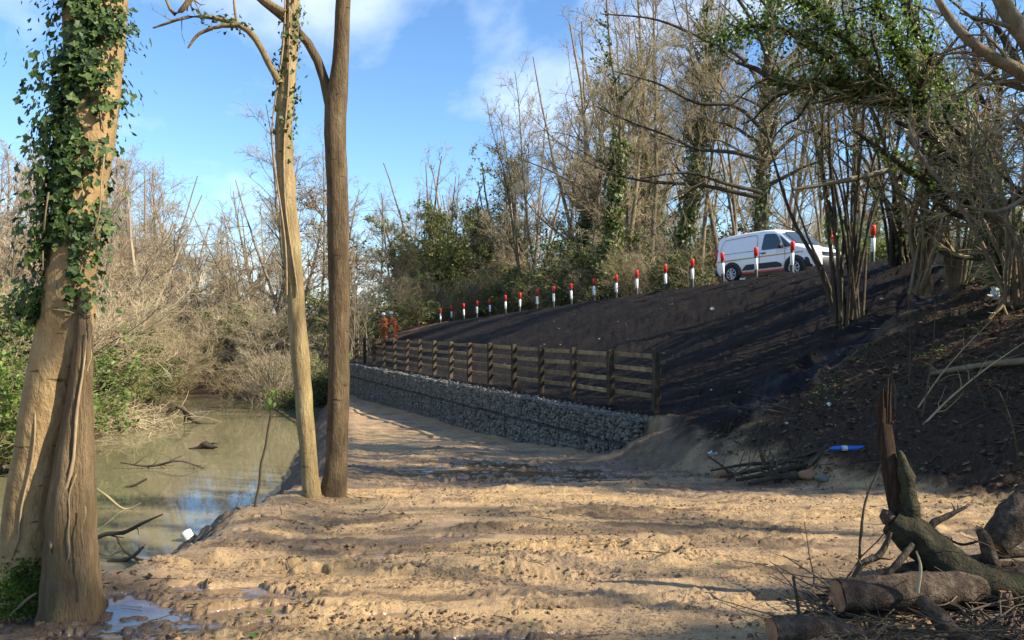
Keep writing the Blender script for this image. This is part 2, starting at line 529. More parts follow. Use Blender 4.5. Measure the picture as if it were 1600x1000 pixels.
        # runnels down the slope of fresh soil
        run = pnoise(u * 2.2 + .5 * pnoise(u, v), v * .35) * .05 * smooth(10, 12, v) * (1 - smooth(17, 18, v))
        rough = np.where(black > .3, lump + run, lump * 1.25)
        d = dm * ismud + rough * (1 - ismud)
        # wet gully left of the coppice, its shade put into the colour below
        gul = np.exp(-((bnd - 10.5) / .45)**2) * smooth(9, 10, v) * (1 - smooth(16, 17.5, v))
        d = d - .22 * gul
        z = z + d * (1 - road)
    gully_shade = np.exp(-((u - 10.75 + .3 * pnoise(X, Y)) / .34)**2) * smooth(9, 9.8, v) * (1 - smooth(14.4, 15.2, v))  # shade lying in the gully, mask for the ground colour
    return z, black, litter, wet, brown, road, s, u, v, t, gully_shade

def ground_z(x, y):
    return float(terrain(np.array([x]), np.array([y]))[0][0])

def build_terrain():
    th = np.concatenate([np.linspace(-180, -62, 26)[:-1], np.linspace(-62, -40, 40)[:-1], np.linspace(-40, 40, 560), np.linspace(40, 62, 50)[1:], np.linspace(62, 180, 26)[1:-1]])
    th = np.radians(th)
    r = np.concatenate([[.5, 1.0, 1.6, 2.2], np.exp(np.arange(np.log(2.8), np.log(16), .0062)), np.exp(np.arange(np.log(16), np.log(60), .0125)), np.exp(np.linspace(np.log(60), np.log(900), 28))])
    TH, RR = np.meshgrid(th, r, indexing='xy')
    X = (np.sin(TH) * RR).ravel(); Y = (np.cos(TH) * RR).ravel()
    z, black, litter, wet, brown, road, s, u, v, t, gul = terrain(X, Y)
    far = np.hypot(X, Y)
    z = np.where(far > 90, z + np.clip(far - 90, 0, 400) * .02, z)
    nth, nr = len(th), len(r)
    V = np.stack([X, Y, z], -1)
    V = np.vstack([V, [[0, 0, float(zmud(0.0))]]])
    i, j = np.meshgrid(np.arange(nr - 1), np.arange(nth), indexing='ij')
    j2 = (j + 1) % nth
    Q = np.stack([i * nth + j, i * nth + j2, (i + 1) * nth + j2, (i + 1) * nth + j], -1).reshape(-1, 4)
    jj = np.arange(nth)
    T = np.stack([np.full(nth, len(V) - 1), (jj + 1) % nth, jj], -1)
    # vertex normals of the whole sheet, so the split pieces join without a seam
    fn = np.cross(V[Q[:, 2]] - V[Q[:, 0]], V[Q[:, 3]] - V[Q[:, 1]])
    N = np.zeros_like(V)
    for k in range(4):
        for c in range(3):
            N[:, c] += np.bincount(Q[:, k], weights=fn[:, c], minlength=len(V))
    N = nrm(N); N[N[:, 2] < 0] *= -1
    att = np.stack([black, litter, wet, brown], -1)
    att = np.vstack([att, [[0, 0, 0, .5]]])
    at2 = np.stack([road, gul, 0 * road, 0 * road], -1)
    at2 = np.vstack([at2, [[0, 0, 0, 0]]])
    def region(idx):
        k = idx
        rr = np.zeros(len(k), int)                                             # 0 mud track
        emb = (v[k] > 8.62) & (u[k] > 9.9) & (u[k] < 52) & (v[k] <= 19.0)
        rr[(v[k] > 8.3) | (u[k] >= 52)] = 2                                          # 2 woodland floor / leafy bank
        rr[emb] = 1
        rr[(road[k] > .5)] = 3
        rr[(s[k] > 0.05) & (rr == 0)] = 4                                      # 4 pond bank
        rr[(s[k] > 0.05) & (t[k] > -1.0)] = 2
        return rr
    fc = region(Q[:, 0])
    names = [('mud_track', 'tan churned mud of the working track'), ('embankment', 'freshly spread black soil slope above the gabion wall'),
             ('woodland_floor', 'dark leaf littered woodland floor and bank'), ('road', 'grey road along the top of the embankment'),
             ('pond_bank', 'brown earth bank dropping to the pond')]
    for k, (nm, lab) in enumerate(names):
        q = Q[fc == k]
        tri = T if k == 0 else np.zeros((0, 3), int)
        used = np.unique(np.concatenate([q.ravel(), tri.ravel()]))
        mp = np.full(len(V), -1); mp[used] = np.arange(len(used))
        me = np_mesh(nm, V[used], [mp[q], mp[tri]] if len(tri) else [mp[q]], M['ground'])
        a = me.attributes.new('zone', 'FLOAT_COLOR', 'POINT')
        a.data.foreach_set('color', att[used].astype(np.float32).ravel())
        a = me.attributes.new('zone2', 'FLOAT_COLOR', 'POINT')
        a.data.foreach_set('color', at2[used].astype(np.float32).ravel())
        me.normals_split_custom_set_from_vertices(N[used].tolist())
        o = obj(nm, me)
        tag(o, lab, 'ground', kind='structure')

def ground_material():
    m, nt, b = new_mat('ground')
    L = nt.links
    za = nd(nt, 'ShaderNodeAttribute', attribute_name='zone')
    zb = nd(nt, 'ShaderNodeAttribute', attribute_name='zone2')
    sep = nt.nodes.new('ShaderNodeSeparateColor'); L.new(za.outputs['Color'], sep.inputs['Color'])
    sep2 = nt.nodes.new('ShaderNodeSeparateColor'); L.new(zb.outputs['Color'], sep2.inputs['Color'])
    n_big = tnoise(nt, .8, 5, .6, stretch=(.6, 1.6, 1))
    n_mid = tnoise(nt, 6, 6, .65)
    n_fine = tnoise(nt, 38, 5, .7)
    n_grain = tnoise(nt, 160, 3, .6)
    tan = ramp(nt, n_mid, [(.25, (.31, .195, .090)), (.5, (.48, .32, .15)), (.75, (.58, .405, .205))])
    tan = mixc(nt, ramp(nt, n_big, [(.40, (0, 0, 0)), (.62, (.6, .6, .6))]), tan, (.28, .205, .135))
    crumbs = ramp(nt, n_fine, [(.50, (0, 0, 0)), (.58, (.95, .95, .95))])
    patch = ramp(nt, tnoise(nt, 2.6, 4, .6, stretch=(.6, 1.5, 1)), [(.42, (.10, .10, .10)), (.60, (1, 1, 1))])
    tan = mixc(nt, mixc(nt, 1.0, crumbs, patch, 'MULTIPLY'), tan, (.095, .058, .030))
    tan = mixc(nt, ramp(nt, tnoise(nt, 4.2, 6, .7, stretch=(.7, 1.6, 1)), [(.54, (0, 0, 0)), (.66, (.55, .55, .55))]), tan, (.17, .115, .066))
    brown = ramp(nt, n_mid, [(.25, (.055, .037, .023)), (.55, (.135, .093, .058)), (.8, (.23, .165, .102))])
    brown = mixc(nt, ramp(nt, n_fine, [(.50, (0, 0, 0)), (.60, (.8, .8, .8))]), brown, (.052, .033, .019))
    blk = ramp(nt, n_fine, [(.3, (.0052, .0042, .0036)), (.55, (.0125, .0100, .0084)), (.75, (.025, .0195, .0155))])
    blk = mixc(nt, ramp(nt, n_big, [(.45, (0, 0, 0)), (.7, (.6, .6, .6))]), blk, (.034, .0235, .0165))
    chips = ramp(nt, tnoise(nt, 55, 2, .5, stretch=(.5, 1.0, 1)), [(.70, (0, 0, 0)), (.74, (.55, .55, .55))])
    blk = mixc(nt, chips, blk, (.16, .125, .095))
    lit = ramp(nt, n_fine, [(.28, (.014, .010, .007)), (.5, (.045, .030, .019)), (.66, (.085, .055, .033)), (.78, (.18, .125, .075))])
    lit = mixc(nt, ramp(nt, n_mid, [(.66, (0, 0, 0)), (.78, (.4, .4, .4))]), lit, (.035, .048, .016))
    asp = ramp(nt, n_grain, [(.3, (.04, .04, .042)), (.7, (.075, .073, .07))])
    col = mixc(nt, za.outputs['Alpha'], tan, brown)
    col = mixc(nt, sep.outputs['Red'], col, blk)
    col = mixc(nt, sep.outputs['Green'], col, lit)
    col = mixc(nt, mth(nt, 'MULTIPLY', sep2.outputs['Green'], .8), col, (.020, .021, .026))  # blue-black shade painted along the gully
    col = mixc(nt, sep2.outputs['Red'], col, asp)
    wetc = mixc(nt, 1.0, col, (.45, .42, .40), 'MULTIPLY')
    col = mixc(nt, sep.outputs['Blue'], col, wetc)
    L.new(col, b.inputs['Base Color'])
    # roughness: standing water where wet, damp smears in the hollows of the mud
    damp_shade = ramp(nt, n_big, [(.42, (.82, .82, .82)), (.66, (.52, .52, .52))])
    ro = mixc(nt, sep.outputs['Red'], damp_shade, (.78, .78, .78))
    ro = mixc(nt, sep.outputs['Green'], ro, (.85, .85, .85))
    ro = mixc(nt, sep2.outputs['Green'], ro, (.6, .6, .6))
    ro = mixc(nt, ramp(nt, sep.outputs['Blue'], [(.55, (0, 0, 0)), (.9, (1, 1, 1))]), ro, (.07, .07, .07))
    L.new(ro, b.inputs['Roughness'])
    spc = mixc(nt, sep.outputs['Red'], (.4, .4, .4), (.12, .12, .12))
    spc = mixc(nt, sep.outputs['Green'], spc, (.2, .2, .2))
    spc = mixc(nt, sep.outputs['Blue'], spc, (1, 1, 1))
    L.new(spc, b.inputs['Specular IOR Level'])
    bh = mth(nt, 'ADD', mth(nt, 'MULTIPLY', n_fine, 1.0), mth(nt, 'MULTIPLY', n_grain, .35))
    dry = nt.nodes.new('ShaderNodeMath'); dry.operation = 'SUBTRACT'; dry.inputs[0].default_value = 1.0
    L.new(sep.outputs['Blue'], dry.inputs[1])
    bh = mth(nt, 'MULTIPLY', bh, dry.outputs[0])
    bump(nt, b, bh, .9, .03)
    return m
M['ground'] = ground_material()
build_terrain()

# pond: murky olive water
def water_mat():
    m, nt, b = new_mat('pond_water')
    f = tnoise(nt, .35, 4, .5)
    nt.links.new(ramp(nt, f, [(.3, (.15, .134, .072)), (.7, (.19, .17, .095))]), b.inputs['Base Color'])
    b.inputs['Roughness'].default_value = .035
    b.inputs['IOR'].default_value = 1.33
    b.inputs['Specular IOR Level'].default_value = 1.0
    w = tnoise(nt, 3.0, 3, .5, stretch=(1, .45, 1))
    bump(nt, b, w, .08, .03)
    return m
M['water'] = water_mat()
pg = Geo()
gx, gy = np.meshgrid(np.linspace(-34, -2.0, 24), np.linspace(3, 54, 34), indexing='ij')
Vw = np.stack([gx.ravel(), gy.ravel(), np.full(gx.size, WATER)], -1)
ii, jj = np.meshgrid(np.arange(23), np.arange(33), indexing='ij')
Qw = np.stack([ii * 34 + jj, (ii + 1) * 34 + jj, (ii + 1) * 34 + jj + 1, ii * 34 + jj + 1], -1).reshape(-1, 4)
pg.add(Vw, Q=Qw)
tag(obj('pond_water', pg.mesh('pond_water', M['water'])), 'murky olive brown pond water reflecting trees and sky', 'water', kind='structure')

# ------------------------------------------------------------------ gabion wall
def stone_templates(rng, n):
    out = []
    bm = bmesh.new()
    bmesh.ops.create_icosphere(bm, subdivisions=1, radius=.5)
    v0 = np.array([v.co[:] for v in bm.verts]); f0 = np.array([[v.index for v in f.verts] for f in bm.faces])
    bm.free()
    for k in range(n):
        v = v0 * rng.uniform(.72, 1.2, (len(v0), 1))
        v = v * rng.uniform(.75, 1.25, 3)
        out.append((np.clip(v, -.46, .46), f0))
    return out
rg = np.random.default_rng(5)
STONES = stone_templates(rg, 8)
def stone_mat():
    m, nt, b = new_mat('gabion_stone')
    geo = nt.nodes.new('ShaderNodeNewGeometry'); oi = nt.nodes.new('ShaderNodeObjectInfo')
    f = tnoise(nt, 25, 4, .6)
    rr = mth(nt, 'FRACT', mth(nt, 'ADD', geo.outputs['Random Per Island'], oi.outputs['Random']))
    ff = mth(nt, 'ADD', mth(nt, 'MULTIPLY', f, .4), mth(nt, 'MULTIPLY', rr, .6))
    nt.links.new(ramp(nt, ff, [(.2, (.095, .088, .072)), (.5, (.145, .134, .110)), (.85, (.215, .20, .165))]), b.inputs['Base Color'])
    b.inputs['Roughness'].default_value = .85
    bump(nt, b, f, .5, .01)
    return m
M['stone'] = stone_mat()
M['gab_dark'] = plain('gabion_inside', (.06, .057, .052), .95, var=.3)
M['wire'] = plain('galvanised_wire', (.06, .06, .06), .7, .2)
U0, U1, VF, ZT = 12.62, 41.5, 8.5, -1.80
wall = empty('gabion_wall', (*xy(U0, VF), -2.7))
tag(wall, 'long low gabion wall of grey stones in wire baskets', 'wall')
def wpt(u, v, z):
    x, y = xy(u, v); return np.array([x, y, z])
RW = np.array([[DV[0], NV[0], 0], [DV[1], NV[1], 0], [0, 0, 1.]])       # local (u, v, z) to world
def child(name, me, par):
    o = obj(name, me, par); o.matrix_parent_inverse = Matrix.Translation(par.location).inverted(); return o
def wall_base(u):
    x, y = xy(u, VF - .15); return terrain(np.atleast_1d(x), np.atleast_1d(y), False)[0] - .08
core = Geo()
for a in np.arange(U0 + .06, U1 - .5, 1.0):
    zb = float(wall_base(a + .5)[0]) - .3
    core.box(wpt(a + .5, VF + .50, (ZT - .07 + zb) / 2), (1.02, .82, ZT - .07 - zb), rot=RW)
child('basket_core', core.mesh('basket_core', M['gab_dark'], False), wall)
# stones: front face, near end face and lid
pos, siz = [], []
ug = np.arange(U0 + .05, U1, .092)
seam_off = .56
for u_ in ug:
    zb = float(wall_base(u_)[0])
    z = ZT - .03
    while z > zb - .05:
        zz = z + rg.uniform(-.02, .02)
        if abs((ZT - zz) - seam_off) > .045:
            pos.append((u_ + rg.uniform(-.035, .035), VF + .045 + rg.uniform(-.022, .025), zz)); siz.append(rg.uniform(.085, .140))
        z -= .076
n_face = len(pos)
for u_ in ug:
    for v_ in np.arange(VF + .13, VF + .62, .12):
        pos.append((u_ + rg.uniform(-.04, .04), v_ + rg.uniform(-.03, .03), ZT - .045 + rg.uniform(-.02, .02))); siz.append(rg.uniform(.10, .16))
for v_ in np.arange(VF + .1, VF + .9, .11):
    for z in np.arange(ZT - .05, -2.9, -.1):
        pos.append((U0 + rg.uniform(-.02, .03), v_, z + rg.uniform(-.02, .02))); siz.append(rg.uniform(.10, .16))
pos = np.array(pos); siz = np.array(siz)
xs, ys = xy(pos[:, 0], pos[:, 1])
Pw = np.stack([xs, ys, pos[:, 2]], -1)
rot = rots(rg, len(Pw))
kind = rg.integers(0, 8, len(Pw))
# the 300 stones nearest to the camera on the face are single parts
order = np.argsort(np.where(np.arange(len(Pw)) < n_face, np.linalg.norm(Pw, axis=1), 1e9))[:300]
single = np.zeros(len(Pw), bool); single[order] = True
smesh = [np_mesh('stone', tv, [tf], M['stone'], False) for tv, tf in STONES]
for i in np.where(single)[0]:
    o = obj('stone', smesh[kind[i]], wall)
    mat = Matrix(rot[i].tolist()).to_4x4()
    o.matrix_parent_inverse = Matrix.Translation(wall.location).inverted()
    o.matrix_basis = Matrix.Translation(Pw[i].tolist()) @ mat @ Matrix.Diagonal((siz[i],) * 3 + (1,))
sg = Geo()
for k in range(8):
    sel = (kind == k) & ~single
    sg.stamp(*STONES[k], Pw[sel], rot[sel], siz[sel])
o = child('stone_fill', sg.mesh('stone_fill', M['stone'], False), wall)
o['kind'] = 'stuff'
wg = Geo()
uu = np.arange(U0, U1, .35)
for zf, rad in ((0.0, .008), (seam_off, .012)):
    wg.tubes(np.array([wpt(a, VF - .02, ZT - zf + .015 * math.sin(a * 3.1)) for a in uu]), np.full(len(uu), rad), 5)
for a in np.arange(U0, U1, 1.0):
    zb = float(wall_base(a)[0])
    wg.tubes(np.array([wpt(a, VF - .015, ZT + .01), wpt(a, VF - .02, (ZT + zb) / 2), wpt(a, VF - .015, zb)]), np.full(3, .006), 4)
    wg.tubes(np.array([wpt(a, VF - .01, ZT + .012), wpt(a, VF + .3, ZT + .03), wpt(a, VF + .6, ZT + .01)]), np.full(3, .005), 4)
child('wire_seams', wg.mesh('wire_seams', M['wire']), wall)

# ------------------------------------------------------------------ post and rail fence
def wood(name, c1, c2, c3):
    m, nt, b = new_mat(name)
    f = tnoise(nt, 6, 6, .6, stretch=(1, 1, 1))
    oi = nt.nodes.new('ShaderNodeObjectInfo')
    col = ramp(nt, f, [(.3, c1), (.5, c2), (.7, c3)])
    h = nt.nodes.new('ShaderNodeHueSaturation'); nt.links.new(col, h.inputs['Color'])
    nt.links.new(mth(nt, 'ADD', mth(nt, 'MULTIPLY', oi.outputs['Random'], .6), .7), h.inputs['Value'])
    nt.links.new(h.outputs['Color'], b.inputs['Base Color'])
    b.inputs['Roughness'].default_value = .8; b.inputs['Specular IOR Level'].default_value = .25
    bump(nt, b, f, .3, .01)
    return m
M['post_wood'] = wood('post_wood', (.026, .019, .012), (.048, .035, .022), (.085, .064, .040))
M['rail_wood'] = wood('rail_wood', (.12, .080, .038), (.20, .138, .068), (.29, .208, .11))
VFE = 9.37
ups = np.linspace(13.08, 38.75, 16)
fence = empty('post_and_rail_fence', (*xy(ups[0], VFE), -1.75))
tag(fence, 'brown timber post and rail fence with four rails along the wall top', 'fence')
for k, u_ in enumerate(ups):
    g = Geo(); x, y = xy(u_, VFE); zg = ground_z(x, y); top = -.50 + rg.uniform(-.02, .02)
    w = .062; L_ = 0.0
    lean = rg.normal(0, .012, 2)
    b0 = np.array([[-w, -w], [w, -w], [w, w], [-w, w]])
    zz = [zg - .15, top - .03, top]
    sc_ = [1, 1, .82]
    V = []
    for z_, s_ in zip(zz, sc_):
        for bx, by in b0:
            p = wpt(u_ + bx * s_ + lean[0] * (z_ - zg), VFE + by * s_ + lean[1] * (z_ - zg), z_); V.append(p)
    Q = [[r * 4 + i, r * 4 + (i + 1) % 4, r * 4 + 4 + (i + 1) % 4, r * 4 + 4 + i] for r in range(2) for i in range(4)] + [[8, 9, 10, 11]]
    g.add(V, Q=Q)
    child('post', g.mesh('post', M['post_wood'], False), fence)
for k in range(15):
    for r_ in range(4):
        z0 = -.60 - r_ * .285
        za, zb = z0 + rg.uniform(-.018, .018), z0 + rg.uniform(-.018, .018)
        a, b_ = ups[k] - .03 + (.0 if k else -.02), ups[k + 1] - .035
        g = Geo(); V = []
        off = VFE + .064 + .02
        for u_, z_ in ((a, za), (b_, zb)):
            for dv, dz in ((-.019, -.046), (.019, -.046), (.019, .046), (-.019, .046)):
                V.append(wpt(u_, off + dv, z_ + dz))
        g.add(V, Q=[[0, 1, 5, 4], [1, 2, 6, 5], [2, 3, 7, 6], [3, 0, 4, 7], [0, 3, 2, 1], [4, 5, 6, 7]])
        child('rail', g.mesh('rail', M['rail_wood'], False), fence)

# ------------------------------------------------------------------ bollards along the road edge
M['b_black'] = plain('bollard_black', (.018, .018, .020), .5, var=.3)
M['b_white'] = plain('bollard_white', (.78, .78, .76), .4, var=.05)
M['b_red'] = plain('bollard_red', (.72, .035, .022), .4, var=.08)
def ring_mesh(name, prof, mat, sides=14):
    g = Geo(); a = np.arange(sides) / sides * 2 * np.pi
    V = [(r_ * math.cos(t_), r_ * math.sin(t_), z_) for r_, z_ in prof for t_ in a]
    n = len(prof)
    Q = [[i * sides + j, i * sides + (j + 1) % sides, (i + 1) * sides + (j + 1) % sides, (i + 1) * sides + j] for i in range(n - 1) for j in range(sides)]
    g.add(V, Q=Q)
    return g.mesh(name, mat)
bm_post = ring_mesh('post', [(.055, -.2), (.055, .88), (.0, .89)], M['b_black'])
bm_white = ring_mesh('white_band', [(.056, .27), (.0585, .272), (.0585, .648), (.056, .65)], M['b_white'])
bm_red = ring_mesh('red_cap', [(.056, .735), (.066, .737), (.067, .97), (.06, 1.0), (.03, 1.02), (0, 1.024)], M['b_red'])
ordn = ['first', 'second', 'third', 'fourth', 'fifth', 'sixth', 'seventh', 'eighth', 'ninth', 'tenth', 'eleventh', 'twelfth', 'thirteenth', 'fourteenth', 'fifteenth',
        'sixteenth', 'seventeenth', 'eighteenth', 'nineteenth', 'twentieth', 'twenty-first', 'twenty-second', 'twenty-third', 'twenty-fourth', 'twenty-fifth', 'twenty-sixth',
        'twenty-seventh', 'twenty-eighth', 'twenty-ninth', 'thirtieth', 'thirty-first', 'thirty-second', 'thirty-third', 'thirty-fourth', 'thirty-fifth']
BX = [688, 706, 725, 745, 766, 790, 812, 839, 865, 893, 928, 963, 995, 1040, 1082, 1130, 1182, 1237, 1299, 1364]
for k, bx in enumerate(BX):
    Y = 24 * 1017 / (bx - 220.0)
    X = (bx - 800) / FPX * Y
    z = ground_z(X, Y)
    u_, _ = uv(X, Y)
    zt = float(zcrest(u_))
    o = empty('bollard', (X, Y, max(z, zt - .15)), rg.uniform(0, 6))
    o.rotation_euler = (rg.normal(0, .02), rg.normal(0, .02), 0)
    if k < 15: lab = '%s red, white and black bollard from the left along the embankment top' % ordn[k]
    else: lab = ['red and white bollard at the rear bumper of the white van', 'red and white bollard in front of the van side door', 'red and white bollard at the van front wheel',
                 'red topped white bollard half hidden just left of the coppice stems', 'red topped bollard seen through the coppice stems, farthest right'][k - 15]
    tag(o, lab, 'bollard', 'bollards along the embankment top')
    for nm, me in (('post', bm_post), ('white_band', bm_white), ('red_cap', bm_red)):
        obj(nm, me, o)

# ------------------------------------------------------------------ vegetation tools
LEAF = (np.array([[0, -.5, 0], [.32, -.05, .08], [0, .55, 0], [-.32, -.05, .08]]), np.array([[0, 1, 2], [0, 2, 3]]))
IVY = (np.array([[0, -.32, 0], [.30, -.42, .05], [.50, -.05, .02], [.24, .10, .06], [0, .58, -.04], [-.24, .10, .06], [-.50, -.05, .02], [-.30, -.42, .05], [0, 0, -.03]]),
       np.array([[8, 0, 1], [8, 1, 2], [8, 2, 3], [8, 3, 4], [8, 4, 5], [8, 5, 6], [8, 6, 7], [8, 7, 0]]))

def grow(rng, start, d, length, r0, tipf=.25, n=6, wander=.15, trop=.05, bend=None):
    Mn = len(start)
    P = np.empty((Mn, n, 3)); P[:, 0] = start
    d = nrm(np.asarray(d, float).copy())
    step = (np.asarray(length) / (n - 1))[:, None]
    drift = rng.normal(0, wander, (Mn, 3)) * .5
    for i in range(1, n):
        d = nrm(d + rng.normal(0, wander, (Mn, 3)) + drift * .6 + np.array([0, 0, trop]))
        P[:, i] = P[:, i - 1] + d * step
    t = np.linspace(0, 1, n)[None]
    return P, np.asarray(r0)[:, None] * (1 - (1 - tipf) * t**.8)

def sample(rng, P, Rr, n, t0, t1, bylen=True):
    L = np.linalg.norm(np.diff(P, axis=1), axis=2).sum(1)
    w = L / L.sum() if bylen else np.full(len(L), 1 / len(L))
    k = rng.choice(len(P), n, p=w)
    t = rng.uniform(t0, t1, n)
    N = P.shape[1]
    f = t * (N - 1); i = np.minimum(f.astype(int), N - 2); f = (f - i)[:, None]
    pos = P[k, i] * (1 - f) + P[k, i + 1] * f
    tan = nrm(P[k, i + 1] - P[k, i])
    rad = Rr[k, i] * (1 - f[:, 0]) + Rr[k, i + 1] * f[:, 0]
    return k, t, pos, tan, rad, L[k]

def spawn(rng, P, Rr, n, t0=.15, t1=.98, ang=(30, 65), lenf=.45, rf=.6, rmax=9, rmin=.003, npts=5, wander=.15, trop=.05, tipf=.3, maxlen=99, up=0.0):
    k, t, pos, tan, rad, L = sample(rng, P, Rr, n, t0, t1)
    a = np.radians(rng.uniform(*ang, n))[:, None]
    perp = nrm(np.cross(tan, rng.normal(0, 1, (n, 3))) + np.array([0, 0, up]))
    d = np.cos(a) * tan + np.sin(a) * perp
    ln = np.minimum(lenf * L * (1.1 - .65 * t) * rng.uniform(.55, 1.15, n), maxlen)
    r0 = np.clip(rad * rf * rng.uniform(.7, 1, n), rmin, rmax)
    return grow(rng, pos, d, ln, r0, tipf, npts, wander, trop)

def leaves_on(rng, g, P, Rr, n, t0, t1, off, size, tpl=LEAF, m=0, out=True, flat=.0):
    k, t, pos, tan, rad, L = sample(rng, P, Rr, n, t0, t1)
    perp = nrm(np.cross(tan, rng.normal(0, 1, (n, 3))))
    pos = pos + perp * (rad + np.abs(rng.normal(0, off, n)))[:, None]
    g.stamp(*tpl, pos, rots(rng, n, perp + np.array([0, 0, flat]), .75), rng.uniform(*size, n), m)

def blob_leaves(rng, g, c, rad, n, size, tpl=LEAF, m=0):
    p = nrm(rng.normal(0, 1, (n, 3))) * (rng.uniform(0, 1, (n, 1))**.45)
    p = p * np.asarray(rad) * (1 + .25 * rng.normal(0, 1, (n, 1)) * .5)
    g.stamp(*tpl, p + np.asarray(c), rots(rng, n, nrm(p) + np.array([0, 0, .5]), .8), rng.uniform(*size, n), m)

PROTO = {}
def proto_tree(key, seed, H, r0, stems=1, lean=.1, n1=22, n2=170, n3=1000, n4=3600, ang1=(30, 60), len1=.36, t1=.25, wander=.12, trop=.06,
               bmat='bark_far', tmat='twig_pale', ivy=0, ivy_t=(0.02, .6), ivy_m='ivy_far', ivy_off=.18, leaf=0, leaf_m='ivy_far', leaf_size=(.1, .2), twr=.006, stem_spread=.35):
    rng = np.random.default_rng(seed)
    st = np.zeros((stems, 3)); st[:, :2] = rng.normal(0, .12 if stems > 1 else 0, (stems, 2))
    d = np.array([0, 0, 1.]) + np.concatenate([rng.normal(0, lean if stems == 1 else stem_spread, (stems, 2)), np.zeros((stems, 1))], 1)
    st[:, 2] = -.2
    T0, R0 = grow(rng, st, d, H * rng.uniform(.85, 1.0, stems), np.full(stems, r0) * rng.uniform(.75, 1, stems), .18, 11, .055, .05)
    P1, R1 = spawn(rng, T0, R0, n1, t1, .97, ang1, len1, .6, npts=7, wander=wander, trop=trop, rmin=.015)
    P2, R2 = spawn(rng, P1, R1, n2, .15, .98, (25, 60), .5, .6, npts=5, wander=wander * 1.3, trop=trop, rmin=.010)
    P3, R3 = spawn(rng, np.concatenate([P2]), R2, n3, .1, .98, (22, 60), .6, .65, npts=4, wander=.2, trop=trop * .8, rmin=twr * 1.3)
    P4, R4 = spawn(rng, P3, R3, n4, .1, .98, (20, 60), .75, .7, npts=3, wander=.22, trop=.03, rmin=twr, tipf=.45)
    parts = []
    g = Geo().tubes(T0, R0, 7)
    parts.append(('trunk', g.mesh('trunk', M[bmat])))
    c = Geo().tubes(P1, R1, 5, m=0).tubes(P2, R2, 4, m=0).tubes(P3, R3, 3, m=1).tubes(P4, R4, 3, m=1)
    parts.append(('crown', c.mesh('crown', [M[bmat], M[tmat]])))
    if ivy:
        iv = Geo()
        leaves_on(rng, iv, T0, R0, ivy, ivy_t[0], ivy_t[1], ivy_off, (.12, .24))
        leaves_on(rng, iv, P1, R1, ivy // 4, 0, .4, ivy_off * .5, (.10, .2))
        parts.append(('ivy', iv.mesh('ivy', M[ivy_m])))
    if leaf:
        lf = Geo()
        leaves_on(rng, lf, P2, R2, leaf // 2, .2, 1, .15, leaf_size)
        leaves_on(rng, lf, P3, R3, leaf // 2, .2, 1, .12, leaf_size)
        parts.append(('foliage', lf.mesh('foliage', M[leaf_m])))
    PROTO[key] = (H, parts)

def proto_shrub(key, seed, H, stems=14, spread=.45, n1=110, n2=700, n3=1800, bmat='bark_far', tmat='twig_pale', leaf=0, leaf_m='bush_green', leaf_size=(.07, .14), r0=.03, arch=0.0, wander=.14):
    rng = np.random.default_rng(seed)
    st = np.zeros((stems, 3)); st[:, :2] = rng.normal(0, .28, (stems, 2)); st[:, 2] = -.15
    d = np.array([0, 0, 1.]) + np.concatenate([rng.normal(0, spread, (stems, 2)), np.zeros((stems, 1))], 1)
    T0, R0 = grow(rng, st, d, H * rng.uniform(.55, 1.1, stems), np.full(stems, r0) * rng.uniform(.5, 1, stems), .25, 9, .09, .03 - arch)
    P1, R1 = spawn(rng, T0, R0, n1, .15, .98, (20, 60), .45, .6, npts=6, wander=wander, trop=.03 - arch, rmin=.008)
    P2, R2 = spawn(rng, P1, R1, n2, .1, .98, (20, 65), .6, .6, npts=4, wander=.2, trop=.02, rmin=.0065)
    P3, R3 = spawn(rng, P2, R2, n3, .1, .98, (20, 65), .75, .7, npts=3, wander=.22, trop=.02, rmin=.0055, tipf=.4)
    parts = [('stems', Geo().tubes(T0, R0, 5).mesh('stems', M[bmat])),
             ('twigs', Geo().tubes(P1, R1, 4).tubes(P2, R2, 3).tubes(P3, R3, 3).mesh('twigs', M[tmat]))]
    if leaf:
        lf = Geo()
        leaves_on(rng, lf, P1, R1, leaf // 3, .1, 1, .12, leaf_size)
        leaves_on(rng, lf, P2, R2, leaf - leaf // 3, .1, 1, .10, leaf_size)
        parts.append(('foliage', lf.mesh('foliage', M[leaf_m])))
    PROTO[key] = (H, parts)

def proto_conifer(key, seed, H):
    rng = np.random.default_rng(seed)
    T0, R0 = grow(rng, np.array([[0, 0, -.2]]), np.array([[0, 0, 1.]]), np.array([H]), np.array([.16]), .1, 10, .02, .05)
    P1, R1 = spawn(rng, T0, R0, 150, .08, .98, (65, 95), .26, .35, npts=5, wander=.1, trop=.0, rmin=.012)
    lf = Geo()
    leaves_on(rng, lf, P1, R1, 9000, .15, 1, .16, (.14, .30))
    PROTO[key] = (H, [('trunk', Geo().tubes(T0, R0, 6).mesh('trunk', M['bark_dark'])), ('branches', Geo().tubes(P1, R1, 4).mesh('branches', M['bark_dark'])),
                      ('foliage', lf.mesh('foliage', M['conifer']))])

